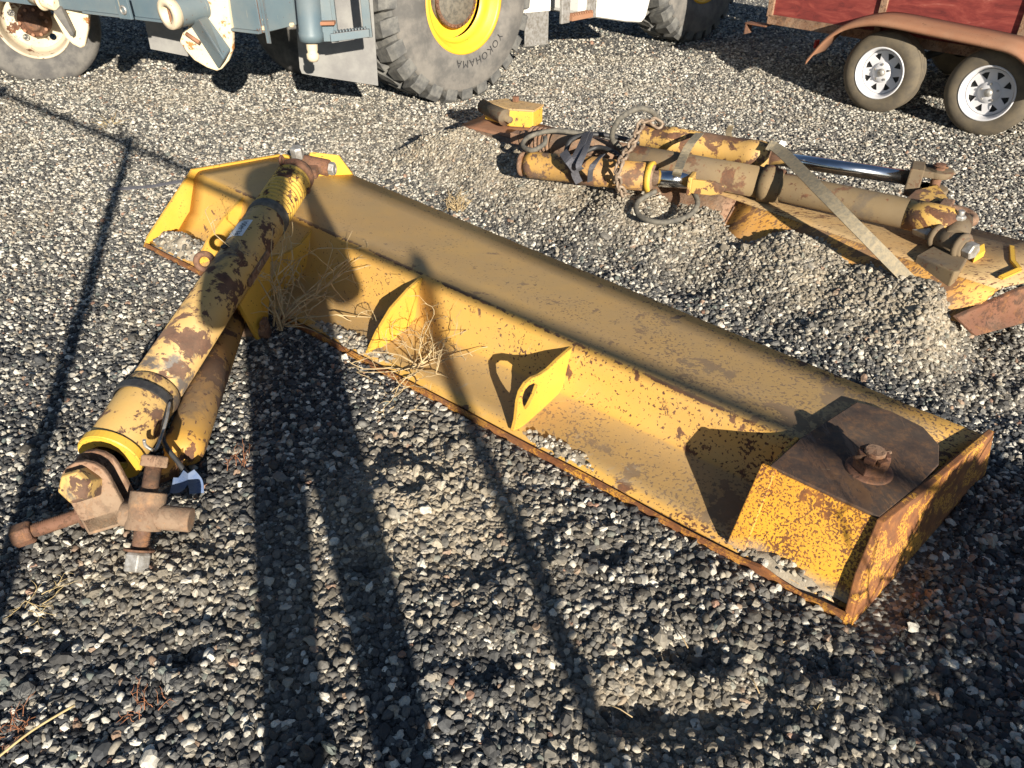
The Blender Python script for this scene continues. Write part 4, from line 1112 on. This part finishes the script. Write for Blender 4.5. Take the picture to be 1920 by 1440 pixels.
# ================================================================== LOADER
LA = V(.717, .697, 0); LN = V(.697, -.717, 0); LC = V(-.345, 6.3, 0)
def LD(s_, o_, z_): return LC + LA * s_ - LN * o_ + V(0, 0, z_)
ld = thing('wheel_loader', 'white wheel loader with huge lugged tyres on yellow rims, dusty and worn', 'loader', LD(1.5, .3, 0))
def big_wheel(s_, rust_hub=True):
    Rt, hw = .745, .25
    cw = LD(s_, hw, Rt - .015)
    ax_ = LN
    x_ = LA.copy(); y_ = V(0, 0, 1)
    Rc = Rt - .05
    pr = [(-hw, .36), (-hw * 1.02, .5), (-hw * .95, .62), (-hw * .8, Rc - .02), (-hw * .6, Rc), (hw * .6, Rc), (hw * .82, Rc - .03), (hw * .9, Rc - .06)]
    mb = MB().lathe(cw, ax_, pr, 72); ty = part('tyre', mb, M['tyretread'], ld)
    pr = [(hw * .88, Rc - .045), (hw * .95, Rc - .055), (hw * .985, Rc - .075), (hw * 1.01, Rc - .12), (hw * 1.06, .52), (hw * 1.06, .46), (hw * 1.02, .40), (hw * .96, .365), (hw * .9, .355)]
    mb = MB().lathe(cw, ax_, pr, 72); sw_ = part('sidewall', mb, M['sidewall'], ty)
    def P_(a_, r_, h_): return cw + ax_ * h_ + (x_ * math.cos(a_) + y_ * math.sin(a_)) * r_
    nl = 26
    for k in range(nl):
        for side in (-1, 1):
            a_ = 2 * math.pi * (k + (.5 if side > 0 else 0)) / nl
            w_ = 2 * math.pi / nl * .36; sk = .05 * side
            prof_ = [(side * hw * 1.0, Rc - .11), (side * hw * .92, Rt - .035), (side * hw * .74, Rt), (side * hw * .05, Rt), (side * hw * .03, Rc - .01), (side * hw * .7, Rc - .02)]
            vs_ = []
            for sgn in (-1, 1):
                for (h_, r_) in prof_:
                    f_ = 1 - .25 * (abs(h_) / hw < .2)
                    tw__ = .11 * (1 - abs(h_) / hw)
                    vs_.append(P_(a_ + sgn * w_ * f_ * (1.08 if r_ < Rc else .9) + tw__, r_, h_))
            q_ = len(prof_)
            fs_ = [tuple(range(q_)), tuple(range(2 * q_ - 1, q_ - 1, -1))] + [(i, (i + 1) % q_, q_ + (i + 1) % q_, q_ + i) for i in range(q_)]
            if P_(a_, Rt, 0).z > 1.35: continue
            part('tread_lug', MB().add(vs_, fs_), M['tyretread'], ty, bevel=.008)
    # rim
    pr = [(hw * .86, .375), (hw * .99, .372), (hw * 1.0, .355), (hw * .96, .335), (hw * .8, .325), (hw * .78, .31), (hw * .62, .30), (hw * .5, .295), (hw * .45, .27)]
    rm = part('rim', MB().lathe(cw, ax_, pr, 64), M['rimyel'], ld)
    mb = MB().lathe(cw, ax_, [(hw * .28, .28), (hw * .3, .20), (hw * .3, .001)], 48); part('rim_disc', mb, M['rimyel'], rm)
    mb = MB().lathe(cw, ax_, [(hw * .28, .19), (hw * .55, .185), (hw * .6, .17), (hw * .62, .001)], 48); hb = part('hub', mb, M['hose'], rm)
    mb = MB().lathe(cw, ax_, [(hw * .5, .186), (hw * .58, .20), (hw * .6, .172)], 48); part('hub_ring', mb, M['rust'], hb)
    for k in range(30):
        q = P_(2 * math.pi * k / 30, .186, hw * .58); mb = MB().hexa(q, q + ax_ * .014, .011); part('hub_bolt', mb, M['rust'], hb)
    return cw, ax_, x_, y_, hw, sw_
cw, ax_, x_, y_, hw, sw_ = big_wheel(0)
def side_text(body, a_mid, size=.075, r_=.435, spread=.155):
    mb = MB()
    for i, chh in enumerate(body):
        a_ = a_mid - (i - (len(body) - 1) / 2) * spread
        ro = x_ * math.cos(a_) + y_ * math.sin(a_); ta_ = x_ * math.sin(a_) - y_ * math.cos(a_)
        tv, tf = text_mesh(chh, size)
        mb.add([cw + ax_ * (hw * 1.062) + ro * (r_ + v.y) + ta_ * v.x for v in tv], tf)
    return part('sidewall_lettering', mb, M['letter'], sw_, recalc=False)
side_text('YOKOHAMA', R(-72), .08)
big_wheel(3.18)
mb = MB().plate([LD(1.32, .02, .47), LD(2.0, .02, .33), LD(2.2, .02, .30), LD(2.27, .02, .34), LD(2.33, .02, .55), LD(2.33, .02, 1.5), LD(1.32, .02, 1.5)], -LN * .5)
part('side_panel', mb, M['whitepaint'], ld, bevel=.03)
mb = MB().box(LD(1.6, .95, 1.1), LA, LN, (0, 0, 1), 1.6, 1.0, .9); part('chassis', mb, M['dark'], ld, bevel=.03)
mb = MB().box(LD(.0, .75, .73), LA, LN, (0, 0, 1), .25, .6, .25); part('axle_housing', mb, M['dark'], ld, bevel=.03)
mb = MB().box(LD(3.18, .75, .73), LA, LN, (0, 0, 1), .25, .6, .25); part('axle_housing', mb, M['dark'], ld, bevel=.03)
mb = MB().plate([LD(.70, .08, .30), LD(.98, .08, .28), LD(.98, .08, .56), LD(.70, .08, .58)], LN * .008); part('mud_flap', mb, M['steel'], ld, bevel=.002)
mb = MB().plate([LD(.66, .075, .56), LD(.99, .075, .54), LD(1.0, .075, 1.2), LD(.8, .075, 1.2)], LN * .012); part('fender_plate', mb, M['whitepaint'], ld, bevel=.004)
for s_ in (1.1, 1.44):
    mb = MB().box(LD(s_, .0, .72), LA, LN, (0, 0, 1), .1, .03, .56); part('ladder_rail', mb, M['steel'], ld, bevel=.004)
mb = MB().box(LD(1.28, -.02, .475), LA, LN, (0, 0, 1), .27, .05, .04)
for k in range(9): mb.box(LD(1.16 + k * .03, -.02, .5), LA, LN, (0, 0, 1), .014, .05, .02)
part('ladder_step', mb, M['fender'], ld)

# ================================================================== BLUE-GREY TRUCK
_c = GY(491, 63, 4.95); BZ = _c.z; _d = G(161, 24, BZ)
BA, BB_ = V(_d.x, _d.y, 0), V(_c.x, _c.y, 0)
KA = (BB_ - BA).normalized(); KN = V(-KA.y, KA.x, 0)
if KN.y < 0: KN = -KN
tk = thing('plow_truck', 'blue grey plow truck with rusty cream wheel and hitch shoes under its side beam', 'truck', BA)
a_ = BA - KA * 1.2
mb = MB().plate([a_ + V(0, 0, BZ + .01), BB_ + V(0, 0, BZ), BB_ + V(0, 0, BZ + .6), a_ + V(0, 0, BZ + .6)], KN * .05); part('side_beam', mb, M['greybl'], tk, bevel=.006)
mb = MB().box(BA.lerp(BB_, .5) + V(0, 0, BZ + .008) - KN * .012, KA, KN, (0, 0, 1), (BB_ - BA).length, .03, .016); part('beam_flange', mb, M['greybl'], tk, bevel=.002)
c_ = GY(556, 52, 5.15); c2_ = V(c_.x, c_.y, 0) 
mb = MB().plate([BB_ + V(0, 0, BZ), c2_ + V(0, 0, BZ + .01), c2_ + V(0, 0, BZ + .6), BB_ + V(0, 0, BZ + .6)], KN * .04); part('corner_panel', mb, M['greybl'], tk, bevel=.006)
mb = MB().box(GY(496, 30, 4.935), KA, KN, (0, 0, 1), .025, .012, .3); part('corner_weld', mb, M['greybl'], tk)
for (px_, py_) in ((499, 36), (497, 52), (549, 46)):
    q = GY(px_, py_, 4.97); mb = MB().hexa(q, q - KN * .02, .014); part('bolt', mb, M['cream'], tk)
lg = GY(233, 18, 5.33)
mb = MB().box(lg + V(0, 0, .01), KA, KN, (0, 0, 1), .11, .02, .13); part('lug_plate', mb, M['greybl'], tk, bevel=.004)
mb = MB().ring(lg - KN * .015 + V(.005, 0, -.0), KN, .022, .008, 18, 6); part('lug_eye', mb, M['steel'], tk)
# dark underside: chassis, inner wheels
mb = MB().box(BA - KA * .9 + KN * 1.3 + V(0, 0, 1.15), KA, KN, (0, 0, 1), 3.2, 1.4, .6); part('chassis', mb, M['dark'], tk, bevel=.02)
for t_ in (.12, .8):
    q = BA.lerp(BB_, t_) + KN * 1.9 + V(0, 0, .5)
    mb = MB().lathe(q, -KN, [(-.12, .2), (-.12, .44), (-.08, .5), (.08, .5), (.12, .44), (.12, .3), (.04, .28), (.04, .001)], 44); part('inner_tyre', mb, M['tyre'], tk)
q0_, q1_ = GY(272, 40, 6.75), GY(345, 52, 6.65)
mb = MB().plate([GY(270, 35, 6.0), GY(340, 45, 6.0), GY(352, 106, 6.0), GY(282, 92, 6.0)], KN * .01); part('mud_flap', mb, M['flap'], tk, bevel=.002)
fl_ = [GY(548, -30, 5.55), GY(697, -30, 5.55), GY(709, 161, 5.52), GY(586, 142, 5.52), GY(566, 138, 5.52), GY(562, 128, 5.52)]
mb = MB().plate(fl_, V(.0, .012, .002)); part('mud_flap', mb, M['flap'], tk, bevel=.002)
# upright cylinder with ball pin
ct, cb = GY(574, -40, 4.95), GY(584, 76, 4.95)
d_, L_ = axis_of(ct, cb)
mb = MB().lathe(ct, d_, [(0, .001), (0, .069), (L_ - .05, .069), (L_ - .045, .073), (L_, .073), (L_, .06), (L_ + .01, .05), (L_ + .01, .001)], 28); part('jack_tube', mb, M['greybl'], tk)
mb = MB().lathe(cb, d_, [(0, .035), (.05, .033), (.066, .028), (.075, .037), (.1, .037), (.118, .025), (.12, .001)], 22); part('ball_pin', mb, M['cream'], tk)
mb = MB().box(GY(606, 26, 5.0), (1, .1, 0), (0, 1, 0), (0, 0, 1), .11, .05, .3); part('jack_bracket', mb, M['greybl'], tk, bevel=.004)
mb = MB().box(GY(610, 42, 4.97), (1, .1, 0), (0, 1, 0), (0, 0, 1), .12, .08, .02); part('bracket_tab', mb, M['fender'], tk, bevel=.003)
# step hung on two straps
s0, s1 = GY(627, 68, 5.0), GY(690, 60, 5.05)
mb = MB().box(s0.lerp(s1, .5), s1 - s0, (0, 1, 0), (0, 0, 1), (s1 - s0).length + .03, .09, .045)
for k in range(11): mb.box(s0.lerp(s1, .05 + k * .09) + V(0, -.02, .028), s1 - s0, (0, 1, 0), (0, 0, 1), .011, .04, .014)
part('step', mb, M['greybl'], tk, bevel=.003)
for p_ in (s0, s1):
    mb = MB().box(p_ + V(0, 0, .22), (1, 0, 0), (0, 1, 0), (0, 0, 1), .05, .03, .5); part('step_hanger', mb, M['greybl'], tk, bevel=.003)
# truck front wheel
wc = GY(62, 42, 7.02); wa = V(.36, -.93, 0).normalized()
mb = MB().lathe(wc, wa, [(-.24, .28), (-.25, .4), (-.22, .46), (-.18, .5), (-.05, .505), (.01, .495), (.03, .46), (.04, .40), (.035, .34), (.025, .285), (.0, .275)], 60); tyf = part('tyre', mb, M['tyre'], tk)
mb = MB().lathe(wc, wa, [(.0, .282), (.032, .284), (.034, .272), (.015, .262), (-.06, .25), (-.13, .242), (-.15, .2)], 48); rmf = part('rim', mb, M['rimcream'], tk)
wx_ = wa.cross(V(0, 0, 1)).normalized()
def WP(a_, r_, h_): return wc + wa * h_ + (wx_ * math.cos(a_) + V(0, 0, 1) * math.sin(a_)) * r_
holes = [[WP(a0_ + b0_ * 0, .0, 0) for b0_ in ()] for a0_ in ()]
for k in range(5):
    a0_ = 2 * math.pi * k / 5 - .9
    cxh = .172
    holes.append([WP(a0_, cxh, -.145) + (wx_ * math.cos(t_) + V(0, 0, 1) * math.sin(t_)) * .028 for t_ in np.linspace(0, 2 * math.pi, 12, endpoint=False)])
mb = MB().plate([WP(2 * math.pi * k / 40, .225, -.145) for k in range(40)], wa * .012, holes); part('wheel_disc', mb, M['rimcream'], rmf, bevel=.003)
mb = MB().lathe(wc, wa, [(-.14, .13), (-.03, .118), (-.02, .1), (.0, .07), (.03, .062), (.035, .05), (.035, .001)], 30); hbf = part('hub', mb, M['rust'], rmf)
for k in range(10):
    q = WP(2 * math.pi * k / 10, .1, -.028); mb = MB().hexa(q, q + wa * .035, .015); part('lug_nut', mb, M['fender'], hbf)
# cream rusted shoe beside the wheel
sh = [(98, -20), (163, -20), (167, 22), (165, 58), (159, 88), (150, 91), (136, 84), (121, 70), (110, 50), (99, 30), (104, 12)]
mb = MB().plate([GY(x_, y_, 5.75) for x_, y_ in sh], V(.0, .05, .015)); part('hitch_shoe', mb, M['cream'], tk, bevel=.012)
mb = MB().plate([GY(x_, y_, 5.73) for x_, y_ in ((103, 14), (118, 8), (142, 58), (137, 62))], V(0, -.04, -.02)); part('shoe_rib', mb, M['tyre'], tk, bevel=.006)
mb = MB().cyl(GY(62, -6, 5.85), GY(112, 8, 5.73), .05, n=18); mb.ring(GY(80, 2, 5.78), V(1, -.2, .1), .05, .012, 20, 8); part('shoe_arm', mb, M['cream'], tk)
# hitch shoe with V ridge and square socket in the middle
ov = [(345, -25), (425, -25), (431, 30), (436, 66), (436, 96), (428, 116), (416, 130), (406, 134), (388, 128), (364, 114), (348, 96), (336, 78), (342, 62), (352, 56)]
def CY(x_, y_, Y=5.02): return GY(x_, y_, Y)
mb = MB().plate([CY(x_, y_) for x_, y_ in ov], V(.01, .035, .015)); hs_ = part('hitch_shoe', mb, M['cream'], tk, bevel=.01)
rd = [CY(352, 42, 5.01), CY(388, 28, 5.01), CY(434, 92, 5.01), CY(410, 132, 5.01)]
ap = [CY(372, 36, 4.88), CY(420, 112, 4.92)]
mb = MB().add([rd[0], rd[1], rd[2], rd[3], ap[0], ap[1]], [(0, 4, 5, 3), (1, 2, 5, 4), (0, 1, 4), (3, 5, 2), (0, 3, 2, 1)])
part('ridge', mb, M['greybl'], hs_, bevel=.01)
k0, k1 = CY(312, 27, 4.86), CY(372, 12, 5.04)
kd = (k1 - k0).normalized()
mb = MB().lathe(k0, kd, [(0, .045), (0, .082), (.012, .087), (.042, .087), (.046, .082), (.1, .082), ((k1 - k0).length, .072), ((k1 - k0).length, .05), (0, .045)], 30); part('socket', mb, M['cream'], hs_)
mb = MB().lathe(k0 + kd * .052, kd, [(0, .0835), (.19, .0835)], 30); part('socket_sleeve', mb, M['greybl'], hs_)
mb = MB().box(k0 + kd * .02, (0, 0, 1), kd, V(0, 0, 1).cross(kd), .13, .01, .012); part('socket_bar', mb, M['fender'], hs_)
mb = MB().cyl(CY(349, 63, 4.99), CY(374, 80, 4.97), .012, n=10); part('handle_rod', mb, M['fender'], hs_)

# ================================================================== PIPE FENCE behind the viewer (casts the long rail and post shadows)
RAIL_H = 1.95
tt = RAIL_H / TANE
du = SHD.dot(AH); dv = SHD.dot(NH)
def fpos(us_, vs_): return B(us_ - du * tt, vs_ - dv * tt, 0)
f0 = fpos(1.09, .75)
fn_ = thing('pipe_fence', 'galvanised pipe fence with a top rail, standing beside the blade yard', 'fence', f0)
ra, rb = fpos(-6.5, .76), fpos(9.5, .75)
part('top_rail', MB().cyl(ra + V(0, 0, RAIL_H), rb + V(0, 0, RAIL_H), .024, n=14), M['galv'], fn_)
for us_ in (-6.1, -3.63, -1.571, 1.09, 4.5, 7.2):
    q = fpos(us_, .745)
    big = us_ == -3.63
    po = part('post', MB().cyl(q - V(0, 0, .2), q + V(0, 0, RAIL_H + .05), .034, n=16), M['galv'], fn_)
    mb = MB().lathe(q + V(0, 0, RAIL_H + .03), (0, 0, 1), [(0, .038), (.03, .038), (.055, .02), (.06, .001)], 16); part('cap', mb, M['galv'], po)
    if us_ in (-3.63, -1.571):
        mb = MB().cyl(q + V(0, 0, RAIL_H), q + V(0, 0, RAIL_H) + V(-.15, .05, .16), .014, n=10); part('arm', mb, M['galv'], po)

# ================================================================== PERSON holding the phone
BX, BY = .03, -.36
jt = {}
def J(n, x, y, z, r): jt[n] = (V(BX + x, BY + y, z), r)
J('pelvis', 0, 0, .98, .15); J('waist', 0, .0, 1.13, .18); J('chest', 0, -.01, 1.32, .205); J('neckb', 0, -.02, 1.49, .085); J('neck', 0, .0, 1.56, .058)
J('jaw', 0, .03, 1.63, .078); J('head', 0, .02, 1.71, .095); J('crown', 0, .01, 1.785, .07)
for s_, n_ in ((-1, 'l'), (1, 'r')):
    J('hip' + n_, .095 * s_, 0, .90, .105); J('knee' + n_, .125 * s_, .015, .50, .075); J('ankle' + n_, .14 * s_, -.02, .10, .058); J('toe' + n_, .155 * s_, .17, .04, .04)
    J('sh' + n_, .19 * s_, -.01, 1.44, .105); J('elb' + n_, .26 * s_, .08, 1.20, .092); J('wr' + n_, .125 * s_, .265, 1.60, .034); J('palm' + n_, .1 * s_, .31, 1.66, .03)
    for k in range(4):
        J('f%d%s' % (k, n_), .088 * s_, .315, 1.695 - k * .02, .0095); J('g%d%s' % (k, n_), .075 * s_, .322 - .002 * k, 1.70 - k * .02, .008)
    J('th1' + n_, .09 * s_, .29, 1.69, .011); J('th2' + n_, .068 * s_, .285, 1.695, .0095)
names = list(jt); ix = {n_: i for i, n_ in enumerate(names)}
ed = [('pelvis', 'waist'), ('waist', 'chest'), ('chest', 'neckb'), ('neckb', 'neck'), ('neck', 'jaw'), ('jaw', 'head'), ('head', 'crown')]
for n_ in 'lr':
    ed += [('pelvis', 'hip' + n_), ('hip' + n_, 'knee' + n_), ('knee' + n_, 'ankle' + n_), ('ankle' + n_, 'toe' + n_), ('neckb', 'sh' + n_), ('sh' + n_, 'elb' + n_), ('elb' + n_, 'wr' + n_), ('wr' + n_, 'palm' + n_)]
    for k in range(4): ed += [('palm' + n_, 'f%d%s' % (k, n_)), ('f%d%s' % (k, n_), 'g%d%s' % (k, n_))]
    ed += [('palm' + n_, 'th1' + n_), ('th1' + n_, 'th2' + n_)]
pm = bpy.data.meshes.new('body_sketch')
porg = V(BX, BY, gz(BX, BY))
pm.from_pydata([tuple(jt[n_][0] - V(BX, BY, 0)) for n_ in names], [(ix[a], ix[b]) for a, b in ed], [])
po_ = bpy.data.objects.new('body_sketch', pm); COL.objects.link(po_)
po_.modifiers.new('skin', 'SKIN'); sb = po_.modifiers.new('sub', 'SUBSURF'); sb.levels = 2; sb.render_levels = 2
for i, n_ in enumerate(names):
    r_ = jt[n_][1]; d_ = pm.skin_vertices[0].data[i]
    d_.radius = (r_ * 1.12, r_ * (.78 if n_ in ('chest', 'waist', 'pelvis') else 1.0)) if n_ in ('chest', 'waist', 'pelvis') else (r_, r_)
    d_.use_root = (n_ == 'pelvis')
dg = bpy.context.evaluated_depsgraph_get()
body = bpy.data.meshes.new_from_object(po_.evaluated_get(dg)); body.name = 'person'
bpy.data.objects.remove(po_); bpy.data.meshes.remove(pm)
body.materials.clear()
for mm in (plain('blue denim', (.05, .07, .12), (.035, .05, .09), .85, 60), plain('dark work jacket', (.05, .05, .055), (.035, .035, .04), .85, 50),
           plain('skin', (.52, .33, .24), (.46, .28, .2), .55, 30, bump=.05), plain('brown boots', (.10, .06, .035), (.07, .04, .025), .7, 30)):
    body.materials.append(mm)
for p in body.polygons:
    c_ = p.center; p.use_smooth = True
    if c_.z < .12: k = 3
    elif c_.z < .98 and c_.y < .14: k = 0
    elif c_.z > 1.555 and abs(c_.x) < .12 and c_.y < .16: k = 2
    elif c_.y > .27 and c_.z > 1.59: k = 2
    else: k = 1
    p.material_index = k
pers = bpy.data.objects.new('person', body); COL.objects.link(pers); pers.location = porg; ORG[pers] = porg
tag(pers, 'person in jacket and jeans by the pipe fence holding up a phone', 'person')
mb = MB().lathe(V(BX, BY, 1.70), (0, -.1, 1), [(.02, .108), (.06, .108), (.10, .085), (.125, .04), (.13, .001)], 24)
part('hair', mb, plain('brown hair', (.05, .032, .02), None, .8, 80), pers)
ph = MB().box(V(.03, -.045, 1.70) - _F * .012, _X, _U, _F, .15, .075, .008)
tag(part('phone', ph, M['black'], None, bevel=.002, loc=(.03, -.04, 1.68)), 'black phone held up in both hands', 'phone')

# ================================================================== DRY PLANTS
def twigs(mb, base, n_, length, spread, r0, rnd, levels=2, up=.6, seg=5, curl=.25):
    def grow(p, d, L, r, lv):
        pts = [p.copy()]; rs = [r]
        q = p.copy(); dd = d.copy()
        for i in range(seg):
            dd = (dd + V(rnd.gauss(0, curl), rnd.gauss(0, curl), rnd.gauss(-.02, curl * .7))).normalized()
            q = q + dd * (L / seg); q.z = max(q.z, .012)
            pts.append(q.copy()); rs.append(r * (1 - .75 * (i + 1) / seg))
            if lv > 0 and i >= 1 and rnd.random() < .8:
                side = V(rnd.gauss(0, 1), rnd.gauss(0, 1), rnd.gauss(.2, .7)).normalized()
                grow(q, (dd * .6 + side * .8).normalized(), L * rnd.uniform(.3, .55), r * .6, lv - 1)
        mb.tube(pts, rs, 4, False, False)
    for _ in range(n_):
        a_ = rnd.uniform(0, 6.28); d = V(math.cos(a_) * spread, math.sin(a_) * spread, up * rnd.uniform(.4, 1.4)).normalized()
        grow(base + V(rnd.gauss(0, .02), rnd.gauss(0, .02), 0), d, length * rnd.uniform(.6, 1.1), r0, levels)
def weed(name, label, cat, base, n_, length, spread, r0, seed, mat, levels=2, up=.6, curl=.25, group=None):
    rnd = random.Random(seed); mb = MB()
    twigs(mb, base, n_, length, spread, r0, rnd, levels, up, curl=curl)
    return tag(part(name, mb, M[mat], None, loc=tuple(base), recalc=False), label, cat, group)
weed('dry_tumbleweed', 'leafless dry tumbleweed tangled between the tube arm and the blade', 'weed', G(525, 610, .02), 16, .44, .85, .0048, 3, 'twig', 2, .8)
weed('dry_tumbleweed', 'bare dry weed caught in the blade tray beside a plain rib', 'weed', G(775, 690, .025), 15, .27, .9, .0036, 5, 'twig', 2, .55)
weed('dry_grass_tuft', 'pale dry grass tuft beside the cream truck wheel', 'grass', G(103, 142, .0), 26, .2, .7, .004, 8, 'straw', 0, .9, .12)
weed('dry_grass_tuft', 'straw coloured weed standing at the back edge of the blade', 'grass', G(856, 400, .0), 26, .12, .5, .0028, 9, 'twig', 1, .9, .15)
weed('dry_sprig', 'small reddish sprig near a fallen straw stalk', 'weed', G(45, 1362, .005), 14, .05, .8, .0012, 10, 'redweed', 1, .5)
weed('dry_sprig', 'small upright reddish sprig on open gravel', 'weed', G(272, 1335, .005), 12, .05, .4, .0012, 12, 'redweed', 1, 1.0)
weed('dry_sprig', 'pale fallen weed stem lying on the gravel', 'weed', G(70, 1120, .01), 8, .09, 1.0, .0014, 13, 'straw', 1, .1)
weed('dry_sprig', 'pinkish dry sprig beside the lower tube end', 'weed', G(447, 870, .01), 9, .06, .4, .0013, 14, 'redweed', 1, 1.0)
weed('dry_sprig', 'small clump of dry moss coloured weed beyond the blade corner', 'weed', G(1545, 1385, .0), 22, .045, .8, .0015, 15, 'straw', 1, .4)
weed('dry_grass_tuft', 'faint dry grass on the open gravel between truck and blade', 'grass', G(205, 235, .0), 16, .16, 1.0, .002, 16, 'straw', 0, .25, .2)
mb = MB().tube(smooth_path([G(-10, 1425, .012), G(60, 1370, .02), G(140, 1322, .012)], 5), .003, 6)
tag(part('straw_stalk', mb, M['straw'], None, loc=tuple(G(60, 1370, 0))), 'single long pale straw stalk lying on the gravel', 'straw')
for i, (a_, b_) in enumerate([((1268, 1180), (1290, 1215)), ((1402, 1262), (1424, 1300)), ((1450, 1213), (1488, 1199)), ((1140, 1320), (1186, 1345))]):
    p, q = G(*a_, .02), G(*b_, .015)
    mb = MB().tube([p, p.lerp(q, .5) + V(0, 0, .006), q], .0016, 5)
    tag(part('dry_twig', mb, M['twig'], None, loc=(p.x, p.y, 0)), 'short thin dry twig lying on the gravel before the blade corner', 'twig', 'twigs on the gravel')
# sagebrush beside the viewer; its shade falls across the blade's rusted end
def bush(base, rad, h, seed, label, leaves=2600):
    rnd = random.Random(seed); b_ = V(base[0], base[1], gz(base[0], base[1]))
    t_ = thing('sagebrush', label, 'shrub', b_, 'shrubs along the fence')
    mb = MB(); twigs(mb, b_, 16, h * 1.1, .75, .011, rnd, 2, .9); part('stem', mb, M['twig'], t_, recalc=False)
    mb = MB()
    for _ in range(leaves):
        a_ = rnd.uniform(0, 6.28); rr = rad * rnd.random() ** .45; zz = h * (.12 + .88 * rnd.random() ** .8)
        rr *= math.sqrt(max(.05, 1 - ((zz / h - .5) / .62) ** 2))
        lump = .75 + .35 * math.sin(a_ * 3 + zz * 9 + seed)
        c_ = b_ + V(math.cos(a_) * rr * lump, math.sin(a_) * rr * lump, zz)
        d_ = V(rnd.gauss(0, 1), rnd.gauss(0, 1), rnd.gauss(.5, 1)).normalized(); e_ = d_.cross(V(rnd.gauss(0, 1), rnd.gauss(0, 1), .3)).normalized()
        L_ = rnd.uniform(.025, .05)
        mb.add([c_ - e_ * L_ * .22, c_ + d_ * L_ * .5 - e_ * .001, c_ + d_ * L_, c_ + e_ * L_ * .22], [(0, 1, 2, 3)])
    part('foliage', mb, M['sage'], t_, recalc=False)
bush((1.9, .1), .46, .66, 21, 'dense sagebrush standing nearest the rusted blade end', 24000)
bush((1.5, -.3), .36, .5, 22, 'low open sagebrush growing by the fence between person and dense bush', 2200)
